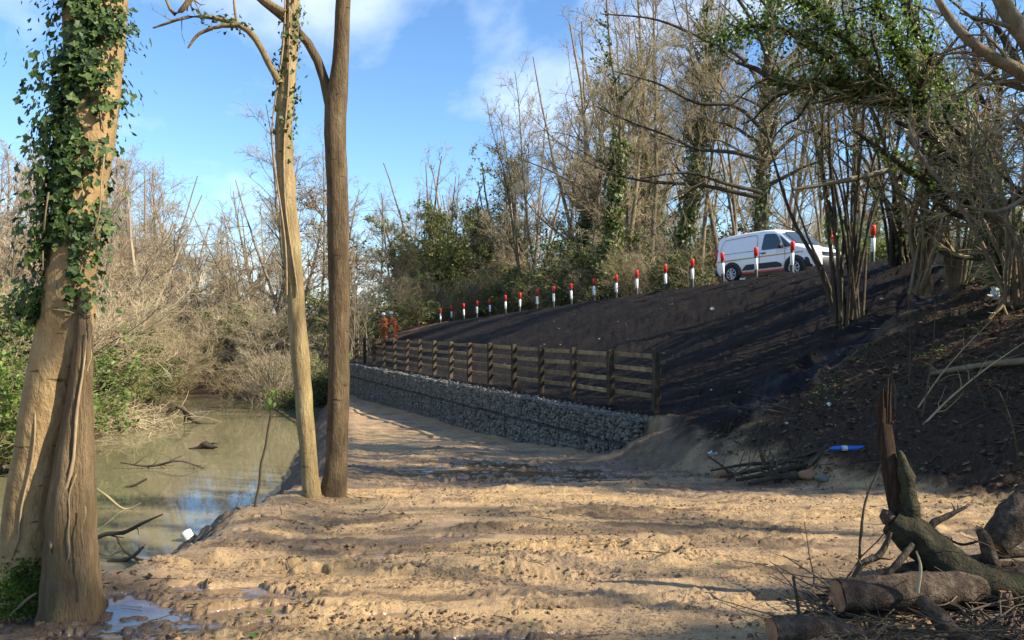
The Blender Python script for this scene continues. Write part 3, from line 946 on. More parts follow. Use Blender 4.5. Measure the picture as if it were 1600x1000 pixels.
KIND_TXT = {}
PLACED = []
def place(key, X, Y, H, name, desc, region, cat='tree', sx=1.0, rz=None, z=None):
    h0, parts = PROTO[key]
    s = H / h0
    rz = rg.uniform(0, 6.28) if rz is None else rz
    zz = (ground_z(X, Y) if z is None else z) - .05
    o = empty(name, (X, Y, zz), rz, (s * sx, s * sx, s))
    for nm, me in parts:
        obj(nm, me, o)
    PLACED.append((o, desc, region, 800 + X / Y * FPX, cat))
    return o
def label_placed():
    """number look-alikes from the left within one stretch of the wood"""
    sets = {}
    for o, desc, region, px, cat in PLACED:
        sets.setdefault((desc, region), []).append((px, o, cat))
    for (desc, region), lst in sets.items():
        lst.sort(key=lambda e: e[0])
        for k, (px, o, cat) in enumerate(lst):
            if len(lst) == 1: lab = '%s %s' % (desc, region)
            elif k == len(lst) - 1 and len(lst) > 2: lab = 'rightmost %s %s' % (desc, region)
            elif k == 0: lab = 'leftmost %s %s' % (desc, region)
            else: lab = '%s %s from left %s' % (ordn[k], desc, region)
            tag(o, lab, cat, region)

proto_tree('birch', 11, 14, .13, n1=34, n2=260, n3=1500, n4=4200, ang1=(22, 50), len1=.33, t1=.18, tmat='twig_pink', trop=.04, wander=.13)
proto_tree('pale', 12, 13, .16, stems=3, n1=36, n2=260, n3=1500, n4=4200, ang1=(25, 60), len1=.36, t1=.15, tmat='twig_pale', stem_spread=.22)
proto_tree('hazel', 13, 9, .07, stems=8, n1=60, n2=330, n3=1500, n4=4000, ang1=(18, 50), len1=.34, t1=.12, tmat='twig_pale', stem_spread=.28, wander=.16)
proto_tree('brown', 14, 14, .18, n1=30, n2=240, n3=1400, n4=4000, ang1=(35, 70), len1=.40, t1=.2, tmat='twig_brown', wander=.16)
proto_tree('tall', 15, 18, .17, n1=30, n2=200, n3=1200, n4=3600, ang1=(25, 50), len1=.26, t1=.32, tmat='twig_grey', bmat='bark_mid')
proto_tree('tall2', 16, 18, .15, stems=2, n1=30, n2=200, n3=1200, n4=3600, ang1=(22, 48), len1=.25, t1=.3, tmat='twig_brown', bmat='bark_mid', stem_spread=.1)
proto_tree('ivied', 17, 16, .19, n1=26, n2=200, n3=1200, n4=3400, ang1=(30, 60), len1=.28, t1=.3, tmat='twig_grey', bmat='bark_mid', ivy=3600, ivy_t=(.02, .55), ivy_off=.24)
proto_tree('ivymass', 18, 12, .2, stems=3, n1=40, n2=240, n3=1000, n4=2600, ang1=(25, 65), len1=.32, t1=.12, tmat='twig_grey', bmat='bark_mid', ivy=3000, ivy_t=(.05, .6), ivy_off=.5, leaf=3000, leaf_m='ivy_far', stem_spread=.16)
proto_tree('russet', 19, 12, .16, n1=30, n2=220, n3=1200, n4=3000, ang1=(35, 70), len1=.34, t1=.2, tmat='twig_brown', leaf=1700, leaf_m='russet')
proto_conifer('conifer', 20, 11)
proto_tree('greenmass', 26, 10, .18, stems=3, n1=44, n2=300, n3=1200, n4=2600, ang1=(25, 65), len1=.36, t1=.1, tmat='twig_grey', bmat='bark_mid', ivy=2600, ivy_t=(.05, .7), ivy_off=.6, ivy_m='olive_leaf', leaf=5200, leaf_m='olive_leaf', leaf_size=(.12, .24), stem_spread=.2)
proto_shrub('thicket', 21, 4.2, tmat='twig_brown', n1=150, n2=1000, n3=2600)
proto_shrub('thicket_pale', 22, 4.6, stems=18, tmat='twig_pale', n1=150, n2=1000, n3=2600, arch=.03)
proto_shrub('green_shrub', 23, 3.4, tmat='twig_brown', leaf=5200, leaf_m='bush_green', spread=.5)
proto_shrub('ivy_shrub', 24, 3.2, tmat='twig_brown', leaf=5200, leaf_m='ivy_far', spread=.45)
proto_shrub('poles', 25, 6.0, stems=16, spread=.16, n1=60, n2=300, n3=700, tmat='twig_pale', r0=.035)

# ------------------------------------------------------------------ backdrop wood
def sky_y(px):
    return -12 + float(np.interp(px, [-250, 0, 110, 200, 255, 300, 350, 400, 440, 480, 520, 560, 610, 650, 690, 735, 770, 800, 830, 880, 930, 980, 1050, 1700],
                           [150, 170, 190, 185, 235, 285, 305, 300, 165, 165, 230, 262, 285, 245, 235, 290, 300, 190, 130, 120, 40, -30, -80, -120]))
def top_h(px, Y, X, f=1.0, j=0):
    return max(2.5, ((511 - sky_y(px) - j) / FPX * Y) * f - ground_z(X, Y))
rw = np.random.default_rng(31)
def row(pxs, Yf, keys, f=(.85, 1.0), region='', names=None, sx=(1, 1.25), jit=10):
    for px in pxs:
        px = px + rw.uniform(-jit, jit)
        Y = Yf(px) * rw.uniform(.96, 1.05)
        X = (px - 800) / FPX * Y
        key = keys[rw.integers(0, len(keys))]
        H = top_h(px, Y, X, rw.uniform(*f))
        place(key, X, Y, H, *KT[key], region, sx=rw.uniform(*sx))
KT = {'birch': ('birch_tree', 'pinkish bare birch tree'), 'pale': ('bare_tree', 'pale many-branched bare tree'), 'hazel': ('hazel_tree', 'pale multi-stemmed hazel'),
      'brown': ('bare_tree', 'brown spreading bare tree'), 'tall': ('bare_tree', 'tall grey bare tree'), 'tall2': ('bare_tree', 'tall twin-stemmed bare tree'),
      'ivied': ('ivied_tree', 'bare tree with ivy clad trunk'), 'ivymass': ('ivied_tree', 'bushy tree smothered in ivy'), 'russet': ('russet_tree', 'tree with dead russet leaves'),
      'greenmass': ('bushy_tree', 'rounded olive green bushy tree'),
      'conifer': ('conifer', 'dark green conifer')}
SK = {'thicket': ('shrub', 'brown twiggy thicket bush'), 'thicket_pale': ('shrub', 'pale arching twiggy bush'), 'green_shrub': ('shrub', 'sunlit green leafy bush'),
      'ivy_shrub': ('shrub', 'dark green ivy covered bush'), 'poles': ('coppice_stool', 'clump of thin pale poles')}
LW, LM, MW, RWD, VW = 'across the pond at left', 'behind the twin trunks', 'behind the far end of the embankment', 'in the wood behind the bollards', 'in the wood behind the van'
row([-170, -60, 40, 120, 190, 245, 300, 345, 385, 415], lambda p: 84, ['pale', 'brown', 'birch'], (.9, 1.02), LW, sx=(1.1, 1.4))
row([-140, -30, 25, 85, 140, 180, 225, 262], lambda p: 70, ['pale', 'birch', 'birch', 'hazel'], (.9, 1.02), LW)
row([-120, -10, 60, 110, 165, 205], lambda p: 58, ['birch', 'pale', 'birch'], (.8, 1.0), LW)
row([-80, 15, 95, 150, 205], lambda p: 50, ['hazel', 'pale', 'hazel'], (.6, .82), LW, sx=(1.1, 1.4))
row([255, 290, 325, 362, 400], lambda p: 62, ['hazel'], (.42, .55), LW, sx=(1.3, 1.7))
row([275, 330, 375, 410], lambda p: 76, ['pale', 'hazel'], (.7, .85), LW, sx=(1.2, 1.5))
row([-150, -40, 30, 70], lambda p: 36, ['hazel', 'birch'], (.7, .95), LW)
row([428, 470, 505], lambda p: 58, ['ivied', 'tall'], (.95, 1.02), LM)
row([450, 530], lambda p: 68, ['brown', 'pale'], (.7, .9), LM)
row([575, 612], lambda p: 62, ['russet', 'brown'], (.9, 1.0), MW)
row([548, 590, 640, 700, 760], lambda p: 84, ['pale', 'tall', 'brown'], (.85, 1.0), MW)
row([640, 668, 700], lambda p: 67, ['greenmass'], (.7, .8), MW, sx=(1.0, 1.2))
row([672, 705], lambda p: 76, ['pale'], (1.02, 1.08), MW)
row([742], lambda p: 80, ['conifer'], (.7, .8), MW)
row([725], lambda p: 74, ['greenmass'], (.75, .85), MW)
row([785, 815], lambda p: 76, ['ivymass', 'greenmass'], (.55, .7), MW)
vrow = lambda v: (lambda p: min(80, v / (.906 * (p - 800) / FPX + .4235)))
row([815, 850, 885, 915, 950, 985, 1020, 1055], vrow(27), ['tall', 'ivied', 'tall2', 'ivied'], (1.0, 1.2), RWD, sx=(.9, 1.1))
row([800, 840, 880, 935, 990, 1045], vrow(33), ['tall', 'pale', 'brown', 'ivied'], (.95, 1.15), RWD, sx=(.8, 1.1))
row([830, 930, 1030], vrow(42), ['pale', 'ivymass', 'tall'], (.7, 1.0), RWD)
row([1098, 1128, 1165, 1230, 1290, 1350, 1420], vrow(28), ['tall', 'tall2', 'tall'], (.85, 1.0), VW, sx=(.9, 1.1))
row([1110, 1160, 1230, 1330, 1440], vrow(36), ['brown', 'pale', 'tall', 'ivied'], (.55, .75), VW)
row([1200, 1380], vrow(48), ['pale', 'brown', 'birch'], (.45, .65), VW)

def shrubs(lst, region):
    for px, Y, key, H in lst:
        X = (px - 800) / FPX * Y
        place(key, X, Y, H, *SK[key], region, cat='shrub', sx=rw.uniform(1.0, 1.35))
far_l = []
for px in np.arange(150, 470, 30):
    far_l.append((px + rw.uniform(-9, 9), rw.uniform(49, 54), ['thicket', 'thicket_pale', 'thicket', 'ivy_shrub'][rw.integers(0, 4)], rw.uniform(3.8, 6.0)))
shrubs(far_l, 'along the far shore of the pond')
shrubs([(168, 35.5, 'green_shrub', 2.6), (205, 39, 'green_shrub', 2.4), (235, 43, 'ivy_shrub', 2.8), (180, 41, 'thicket', 4.5), (150, 32, 'ivy_shrub', 3.6), (215, 45, 'thicket_pale', 5.5), (268, 47, 'thicket', 5),
        (20, 24, 'green_shrub', 4.2), (-25, 22, 'green_shrub', 4.6), (60, 27, 'green_shrub', 3.8), (45, 31, 'thicket_pale', 6.5), (-10, 29, 'thicket', 6), (-90, 24, 'ivy_shrub', 5), (100, 33, 'thicket_pale', 6.0), (130, 37, 'thicket', 6)], 'on the left bank of the pond')
shrubs([(418, 42, 'poles', 5.0), (440, 40, 'poles', 5.4), (465, 45, 'thicket_pale', 5.2), (395, 46, 'thicket', 4.6), (430, 46, 'ivy_shrub', 3.2), (500, 44, 'green_shrub', 3.2), (482, 41, 'ivy_shrub', 3.0), (510, 47, 'thicket', 5),
        (545, 47, 'green_shrub', 3.4), (560, 45, 'poles', 6.6), (578, 50, 'poles', 5.6), (530, 50, 'ivy_shrub', 4.6), (592, 55, 'ivy_shrub', 4), (625, 56, 'thicket', 4.5), (640, 60, 'green_shrub', 3.8)], 'between the pond and the fence end')
b = []
for px in np.arange(655, 1110, 24):
    b.append((px + rw.uniform(-8, 8), vrow(26)(px) if px > 760 else rw.uniform(60, 66), ['thicket', 'thicket_pale', 'ivy_shrub', 'thicket', 'poles'][rw.integers(0, 5)], rw.uniform(3.2, 5.6)))
for px in np.arange(670, 1110, 34):
    b.append((px + rw.uniform(-8, 8), vrow(31)(px) if px > 760 else rw.uniform(68, 76), ['thicket', 'ivy_shrub', 'ivy_shrub', 'thicket_pale'][rw.integers(0, 4)], rw.uniform(5, 7.5)))
shrubs(b, 'behind the row of bollards')
b = []
for px in np.arange(1110, 1620, 36):
    b.append((px + rw.uniform(-10, 10), vrow(rw.uniform(26, 30))(px), ['thicket', 'thicket_pale', 'ivy_shrub', 'green_shrub', 'poles'][rw.integers(0, 5)], rw.uniform(2.6, 4.6)))
shrubs(b, 'behind the white van')
label_placed()

# ------------------------------------------------------------------ near trees on the left
def limb(pts, n=18, Y=None):
    """pts: (px, py, width_px[, Y]) -> centre line and radii"""
    a = np.array([[*at(p[0], p[1], p[3] if len(p) > 3 else Y), p[2] / 2 / FPX * (p[3] if len(p) > 3 else Y)] for p in pts])
    c = catmull(a, n)
    return c[:, :3], np.maximum(c[:, 3], .004)
def trunk_geo(g, P, Rr, sides=20, rng=None, flute=0.0, lump=.035, m=0, cap=True, nfl=6, freq=7.0):
    """one knobbly trunk; the surface is pushed in and out with 3-D noise"""
    n = len(P)
    T = nrm(np.gradient(P, axis=0))
    ref = np.array([0, 1., 0]) if abs(T[0][1]) < .8 else np.array([1., 0, 0])
    V = []
    ph = 0.0
    for i in range(n):
        A = nrm(np.cross(T[i], ref)); B = np.cross(T[i], A)
        for s in range(sides):
            a = 2 * math.pi * s / sides
            d = math.cos(a) * A + math.sin(a) * B
            q = P[i] + d * Rr[i]
            k = 1 + lump * 2 * mnoise.noise(Vector((q * freq).tolist())) + lump * mnoise.noise(Vector((q * freq * 2.7).tolist()))
            if flute: k += flute * math.sin(nfl * a + 2.2 * mnoise.noise(Vector((0, 0, P[i][2] * 1.1))))
            V.append(P[i] + d * Rr[i] * k)
    Q = [[i * sides + s, i * sides + (s + 1) % sides, (i + 1) * sides + (s + 1) % sides, (i + 1) * sides + s] for i in range(n - 1) for s in range(sides)]
    g.add(V, Q=Q, m=m)
    if cap:
        for e in (0, n - 1):
            c = np.array(V[e * sides:(e + 1) * sides]); idx = np.arange(sides)
            g.add(np.vstack([c, c.mean(0)]), T=np.stack([idx, (idx + 1) % sides, np.full(sides, sides)], -1), m=m)
    return g
def wchild(name, me, par):
    o = obj(name, me, par)
    o.matrix_parent_inverse = par.matrix_basis.inverted()
    return o
def root(name, p, label, cat, group=None):
    o = empty(name, tuple(float(c) for c in p))
    tag(o, label, cat, group)
    bpy.context.view_layer.update()
    return o

rn = np.random.default_rng(8)
# big ivied tree, two stems grown together
bt = root('ivied_tree', at(80, 940, 4.6), 'big leaning tree with ivy climbing its pale trunk at left edge', 'tree')
mainP, mainR = limb([(35, 1010, 100), (40, 945, 84), (42, 870, 70), (45, 800, 68), (62, 700, 68), (83, 600, 76), (103, 500, 80), (110, 420, 72), (124, 320, 68), (138, 220, 72), (143, 100, 84), (146, 0, 92), (150, -120, 90), (150, -420, 66), (180, -900, 40)], 60, 4.6)
g = trunk_geo(Geo(), mainP, mainR, 28, lump=.03, freq=5)
wchild('trunk', g.mesh('trunk', M['bark_near']), bt)
secP, secR = limb([(112, 1000, 106, 4.5), (114, 940, 88, 4.5), (113, 880, 76, 4.5), (114, 800, 70, 4.5), (120, 700, 52, 4.52), (126, 620, 36, 4.52), (130, 560, 28, 4.5), (131, 500, 22, 4.5), (130, 450, 12, 4.5)], 44)
g = trunk_geo(Geo(), secP, secR, 30, flute=.055, lump=.05, nfl=5, freq=7)
wchild('side_stem', g.mesh('side_stem', M['bark_fluted']), bt)['label'] = 'darker fluted stem grown against the main trunk'
# top of the tree, above the frame
lim = [limb([(148, -150, 60), (60, -420, 40), (-80, -800, 22), (-150, -1150, 10)], 14, 4.6), limb([(150, -200, 56), (260, -500, 36), (330, -900, 20), (360, -1250, 8)], 14, 4.5),
       limb([(178, -800, 36), (170, -1150, 22), (200, -1500, 8)], 14, 4.8)]
P1 = np.stack([l[0] for l in lim]); R1 = np.stack([l[1] for l in lim])
g = Geo().tubes(P1, R1, 8)
P2, R2 = spawn(rn, P1, R1, 40, .2, 1, (30, 65), .5, .5, npts=6, trop=.05); P3, R3 = spawn(rn, P2, R2, 260, .1, 1, (25, 60), .6, .6, npts=4, rmin=.004)
g.tubes(P2, R2, 5).tubes(P3, R3, 3)
wchild('crown', g.mesh('crown', M['bark_twin']), bt)
# climbing ivy stems
vines = [[(20, 960, 9), (60, 925, 10), (100, 905, 11), (84, 880, 13), (96, 800, 13), (110, 740, 12), (118, 680, 11), (128, 600, 8), (133, 520, 6)],
         [(18, 940, 7), (10, 890, 6), (30, 850, 6), (36, 800, 5), (50, 720, 5), (55, 640, 5), (60, 540, 5), (64, 480, 5), (66, 400, 5), (76, 300, 5)],
         [(90, 930, 7), (95, 900, 6), (110, 860, 6), (108, 800, 5), (118, 740, 5)],
         [(138, 930, 5), (130, 860, 5), (134, 790, 4)],
         [(140, 460, 4), (143, 520, 4), (139, 580, 4)],
         [(120, 440, 4), (140, 380, 5), (158, 300, 5), (160, 220, 5), (150, 120, 5)],
         [(90, 460, 4), (84, 380, 5), (96, 280, 5), (120, 200, 5), (112, 60, 5)],
         [(64, 485, 4), (90, 484, 5), (130, 492, 5), (145, 492, 4)]]
g = Geo()
for vn in vines:
    Pv, Rv = limb([(a, b, c, 4.36 if b > 520 or True else 4.4) for a, b, c in vn], 26)
    # press each point on to the nearest trunk surface
    for i in range(len(Pv)):
        best = None
        for TP, TR in ((mainP, mainR), (secP, secR)):
            k = np.argmin(np.abs(TP[:, 2] - Pv[i][2]))
            if TR[k] < .02 or abs(TP[k][2] - Pv[i][2]) > .15: continue
            dx = Pv[i][0] * 1.04 - TP[k][0]
            if abs(dx) < TR[k]:
                yy = TP[k][1] - math.sqrt(TR[k]**2 - dx * dx) - Rv[i] * .4
                best = yy if best is None else min(best, yy)
        if best is not None:
            Pv[i] = Pv[i] / Pv[i][1] * best
    Pv += np.stack([.008 * np.sin(np.arange(len(Pv)) * .7 + rn.uniform(0, 6)), np.zeros(len(Pv)), np.zeros(len(Pv))], -1)
    Rv = Rv * .5 * rn.uniform(.8, 1.2, len(Rv))
    g.tubes(Pv, Rv, 7)
wchild('ivy_stems', g.mesh('ivy_stems', M['vine']), bt)
# ivy leaves: thick along the left side and across the upper trunk
ivy_root = bpy.data.objects.new('ivy', None); COL.objects.link(ivy_root); ivy_root.parent = bt
ivy_root.matrix_parent_inverse = bt.matrix_basis.inverted()
def ivy_points(n):
    out, nor = [], []
    while len(out) < n:
        py = rn.uniform(-260, 500)
        k = np.argmin(np.abs(mainP[:, 2] - (511 - py) / FPX * 4.6))
        side = rn.uniform(-1.0, 1.0)
        if py > 380: w = (side < -.5) * 1.0 + (side > .45) * .25
        elif py > 250: w = (side < .0) * 1.0 + (side >= 0) * .45 * (1 if rn.random() < .8 else 0)
        elif py > 130: w = (side < .15) * 1.0 + (side >= .15) * .28
        else: w = (side < .2) * 1.0 + (side >= .2) * .65
        cl = mnoise.noise(Vector((side * 1.6, py / 55.0, 3.3)))
        if rn.random() > w * (0.5 + 1.3 * max(cl, -.3)): continue
        ang = math.asin(max(-1, min(1, side)))
        back = rn.random() < .22
        dirv = np.array([math.sin(ang), -math.cos(ang) * (-1 if back else 1), 0])
        dist = mainR[k] + abs(rn.normal(0, .035)) + (.085 * abs(rn.normal()) if side < -.4 and rn.random() < .6 else 0) + (.05 * abs(rn.normal()) if side > .7 else 0)
        zp = (511 - py) / FPX * 4.6 + rn.normal(0, .02)
        p = np.array([np.interp(zp, mainP[:, 2], mainP[:, c_]) for c_ in (0, 1)] + [zp]) + dirv * dist
        out.append(p); nor.append(dirv + np.array([0, -.35, .35]))
    return np.array(out), np.array(nor)
ip, inn = ivy_points(7000)
isz = rn.uniform(0, 1, len(ip))**1.6 * .046 + .022; irot = rots(rn, len(ip), inn, .55)
vis = (ip[:, 2] < 511 / FPX * 4.6) & (inn[:, 1] < 0)
cand = np.where(vis)[0]; cand = cand[np.argsort(-isz[cand])][:300]
isS = np.zeros(len(ip), bool); isS[cand] = True
lm = np_mesh('leaf', IVY[0], [IVY[1]], M['ivy'], False)
for i in cand:
    o = obj('leaf', lm, ivy_root)
    o.matrix_basis = Matrix.Translation(ip[i].tolist()) @ Matrix(irot[i].tolist()).to_4x4() @ Matrix.Diagonal((isz[i],) * 3 + (1,))
g = Geo().stamp(*IVY, ip[~isS], irot[~isS], isz[~isS])
o = obj('small_leaves', g.mesh('small_leaves', M['ivy'], False), ivy_root); o['kind'] = 'stuff'
# moss at the foot
g = Geo(); n = 2600
q = np.column_stack([rn.normal(36, 20, n), rn.normal(915, 22, n)])
pm = []
for px_, py_ in q:
    k = np.argmin(np.abs(mainP[:, 2] - (511 - py_) / FPX * 4.6)); dx = (px_ - 800) / FPX * 4.45 - mainP[k][0]
    if abs(dx) < mainR[k] * .98: pm.append([mainP[k][0] + dx, mainP[k][1] - math.sqrt(mainR[k]**2 - dx * dx) - abs(rn.normal(0, .008)), (511 - py_) / FPX * 4.6])
pm = np.array(pm)
g.stamp(*LEAF, pm, rots(rn, len(pm), np.array([0, -1., .4]), .9), rn.uniform(.012, .03, len(pm)))
o = wchild('moss', g.mesh('moss', M['moss'], False), bt); o['kind'] = 'stuff'

# twin trunks on the edge of the mud
ta = root('slender_tree', at(488, 784, 9.0), 'left of the twin trunks, paler and leaning with ivy near its top', 'tree')
aP, aR = limb([(497, 822, 52), (491, 790, 33), (487, 760, 28), (480, 680, 26), (472, 590, 27), (463, 480, 27), (455, 380, 28), (447, 290, 27), (442, 200, 27), (447, 130, 27), (453, 50, 24), (456, -20, 22), (452, -200, 18), (470, -420, 13), (460, -700, 6)], 60, 9.0)
g = trunk_geo(Geo(), aP, aR, 18, lump=.075, freq=6)
wchild('trunk', g.mesh('trunk', M['bark_twin_pale']), ta)
bl = [limb([(436, 130, 14), (418, 95, 11), (385, 45, 10), (350, 30, 8), (300, 24, 6), (237, 42, 3)], 14, 8.9),
      limb([(375, 38, 8), (340, 40, 6), (305, 55, 5), (292, 74, 3)], 14, 8.85),
      limb([(445, 20, 13), (420, 5, 12), (400, -10, 11), (330, -70, 9), (200, -160, 5)], 14, 8.9),
      limb([(300, -60, 12), (290, 5, 9), (270, 20, 7), (262, 8, 5), (250, -30, 4)], 14, 8.9),
      limb([(370, 40, 5), (365, 10, 4), (362, -30, 3)], 14, 8.9),
      limb([(455, -100, 14), (520, -260, 10), (600, -420, 6), (680, -600, 3)], 14, 9.2),
      limb([(455, -250, 14), (380, -420, 9), (300, -600, 5), (270, -760, 3)], 14, 9.2)]
P1 = np.stack([b[0] for b in bl]); R1 = np.stack([b[1] for b in bl])
g = Geo().tubes(P1, R1, 7, lump=.06, rng=rn)
P2, R2 = spawn(rn, P1, R1, 46, .3, 1, (30, 70), .28, .45, npts=5, wander=.28, trop=-.02, rmin=.004, maxlen=.9); P3, R3 = spawn(rn, P2, R2, 110, .2, 1, (25, 60), .55, .6, npts=4, wander=.25, rmin=.003)
g.tubes(P2, R2, 4).tubes(P3, R3, 3)
wchild('branches', g.mesh('branches', M['bark_twin_pale']), ta)
iv = Geo()
leaves_on(rn, iv, aP[None], aR[None], 420, .40, .66, .05, (.035, .075), IVY)
leaves_on(rn, iv, aP[None, 22:34], aR[None, 22:34], 70, 0, 1, .03, (.03, .06), IVY)
leaves_on(rn, iv, P1[:1], R1[:1], 70, .35, .75, .06, (.03, .07), IVY)
wchild('ivy', iv.mesh('ivy', M['ivy_far']), ta)
vg = Geo()
for off, ph in ((-.07, 0), (.03, 2)):
    q = aP[14:40] + np.array([off, -.11, 0]) + np.stack([.03 * np.sin(np.arange(26) * .5 + ph), np.zeros(26), np.zeros(26)], -1)
    vg.tubes(q, np.full(26, .011), 5)
wchild('ivy_stems', vg.mesh('ivy_stems', M['vine']), ta)

tb = root('forked_tree', at(522, 778, 9.15), 'right of the twin trunks, brown and straight with a fork', 'tree')
bP, bR = limb([(516, 825, 84), (520, 790, 52), (522, 765, 41), (525, 730, 36), (529, 620, 33), (530, 500, 32), (529, 400, 33), (527, 300, 33), (523, 200, 34), (524, 165, 36), (530, 110, 27), (535, 0, 23), (540, -150, 21), (545, -400, 15), (530, -760, 6)], 60, 9.15)
g = trunk_geo(Geo(), bP, bR, 20, lump=.045, freq=7)
wchild('trunk', g.mesh('trunk', M['bark_twin']), tb)
bl = [limb([(521, 185, 20), (513, 155, 17), (505, 120, 15), (490, 82, 14), (472, 55, 13), (440, 25, 12), (400, -8, 11), (340, -80, 8), (300, -220, 4)], 16, 9.15),
      limb([(542, -200, 15), (620, -380, 10), (700, -620, 4)], 16, 9.3), limb([(542, -300, 15), (470, -480, 9), (420, -700, 4)], 16, 9.0)]
P1 = np.stack([b[0] for b in bl]); R1 = np.stack([b[1] for b in bl])
g = trunk_geo(Geo(), P1[0], R1[0], 12, lump=.04)
P2, R2 = spawn(rn, P1, R1, 26, .55, 1, (30, 60), .4, .5, npts=5, rmin=.004); P3, R3 = spawn(rn, P2, R2, 120, .2, 1, (25, 60), .55, .6, npts=4, rmin=.003)
g.tubes(P1[1:], R1[1:], 6).tubes(P2, R2, 4).tubes(P3, R3, 3)
wchild('branches', g.mesh('branches', M['bark_twin']), tb)

# ------------------------------------------------------------------ trees on the right bank
def near_tree(name, label, limbs, base, bmat='bark_mid', tmat='twig_brown', n2=60, n3=400, n4=1400, maxl=1.6, ivy=None, leafm='ivy_far', trunk_n=1, trop=.05, wander=.2, cat='tree', t0=.2, ang=(30, 65), twr=.003, leaf=None, up=0.0, part='trunk'):
    o = root(name, base, label, cat)
    P = np.stack([l[0] for l in limbs]); Rr = np.stack([l[1] for l in limbs])
    g = Geo()
    for k in range(trunk_n): trunk_geo(g, P[k], Rr[k], 14, lump=.05, freq=6)
    wchild(part, g.mesh(part, M[bmat]), o)
    c = Geo()
    if len(P) > trunk_n: c.tubes(P[trunk_n:], Rr[trunk_n:], 8, lump=.07, rng=rn, m=0)
    P2, R2 = spawn(rn, P, Rr, n2, t0, 1, ang, .42, .5, npts=6, wander=wander, trop=trop, rmin=.006, maxlen=maxl, up=up)
    P3, R3 = spawn(rn, P2, R2, n3, .1, 1, (25, 65), .6, .6, npts=5, wander=wander * 1.1, trop=trop * .6, rmin=twr * 1.4)
    P4, R4 = spawn(rn, P3, R3, n4, .1, 1, (20, 60), .7, .65, npts=4, wander=.25, trop=.02, rmin=twr, tipf=.4)
    c.tubes(P2, R2, 5, m=0).tubes(P3, R3, 4, m=1).tubes(P4, R4, 3, m=1)
    wchild('crown', c.mesh('crown', [M[bmat], M[tmat]]), o)
    if ivy:
        iv = Geo()
        for (k, n, a, b_, off, size) in ivy:
            leaves_on(rn, iv, P[k:k + 1], Rr[k:k + 1], n, a, b_, off, size, IVY if size[1] < .13 else LEAF)
        if leaf:
            leaves_on(rn, iv, P2, R2, leaf[0], .1, 1, .08, leaf[1]); leaves_on(rn, iv, P3, R3, leaf[0], .1, 1, .06, leaf[1])
        wchild('ivy', iv.mesh('ivy', M[leafm]), o)
    return o
# oak behind the van with long limbs reaching left
gz = ground_z(10.4, 32)
OAKW = .58
near_tree('oak_tree', 'ivy trunked oak behind the van reaching long bare limbs leftwards', [
    limb([(a_, b_, c_ * OAKW) for a_, b_, c_ in [(1186, 470, 44), (1188, 400, 36), (1190, 330, 32), (1192, 250, 30), (1196, 170, 26), (1202, 80, 22), (1210, -60, 16), (1220, -220, 8)]], 18, 32),
    limb([(a_, b_, c_ * OAKW) for a_, b_, c_ in [(1188, 308, 14), (1150, 300, 12), (1090, 288, 10), (1020, 284, 8), (960, 272, 5), (910, 250, 3)]], 18, 31.5),
    limb([(a_, b_, c_ * OAKW) for a_, b_, c_ in [(1190, 300, 12), (1140, 288, 10), (1080, 270, 8), (1000, 278, 5)]], 18, 31),
    limb([(a_, b_, c_ * OAKW) for a_, b_, c_ in [(1196, 250, 14), (1150, 238, 11), (1090, 232, 9), (1040, 210, 7), (985, 190, 5), (930, 165, 3)]], 18, 31),
    limb([(a_, b_, c_ * OAKW) for a_, b_, c_ in [(1200, 210, 14), (1150, 165, 11), (1090, 160, 9), (1030, 130, 6), (960, 110, 3)]], 18, 30.5),
    limb([(a_, b_, c_ * OAKW) for a_, b_, c_ in [(1200, 150, 13), (1160, 90, 10), (1100, 60, 8), (1030, 30, 6), (940, 20, 3)]], 18, 31),
    limb([(a_, b_, c_ * OAKW) for a_, b_, c_ in [(1205, 100, 13), (1170, 20, 10), (1120, -40, 8), (1050, -60, 5), (960, -70, 3)]], 18, 31),
    limb([(a_, b_, c_ * OAKW) for a_, b_, c_ in [(1205, 120, 13), (1260, 60, 10), (1300, 0, 8), (1330, -80, 4)]], 18, 32),
    limb([(a_, b_, c_ * OAKW) for a_, b_, c_ in [(1195, 260, 12), (1240, 215, 9), (1290, 190, 7), (1340, 150, 4)]], 18, 32)], (10.35, 32, gz), 'bark_dark', 'twig_brown', 120, 900, 3200, 3.0,
    [(0, 2200, .05, .75, .16, (.10, .19))], 'ivy_far', wander=.17, twr=.007, up=.25)
# coppice stool on the shoulder of the embankment
st = at(1330, 497, 17.0)
stems = []
tips = [((1210, 250), 13), ((1262, 150), 12), ((1240, 300), 9), ((1290, 120), 13), ((1300, 60), 12), ((1318, 160), 9), ((1335, 40), 12), ((1345, 110), 9), ((1365, 60), 11), ((1395, 150), 10), ((1420, 220), 9), ((1310, 230), 8), ((1350, 200), 8), ((1385, 260), 8), ((1280, 200), 9), ((1265, 60), 11)]
for (tx, ty), w in tips:
    w = w * .52
    bx = 1330 + (tx - 1330) * .10 + rn.uniform(-17, 17); by = 497 + rn.uniform(-6, 12)
    Yb = 17 + rn.uniform(-.4, .4); Yt = Yb + rn.uniform(-1.2, 1.2)
    k = rn.uniform(-18, 18)
    stems.append(limb([(bx, by + 8, w * 1.15, Yb), (bx + (tx - bx) * .22 + k * .3, by + (ty - by) * .3, w, (Yb * 2 + Yt) / 3), (bx + (tx - bx) * .58 + k, by + (ty - by) * .65, w * .8, (Yb + 2 * Yt) / 3), (tx, ty, w * .55, Yt), (tx + (tx - bx) * .3, ty - 130, w * .25, Yt)], 18))
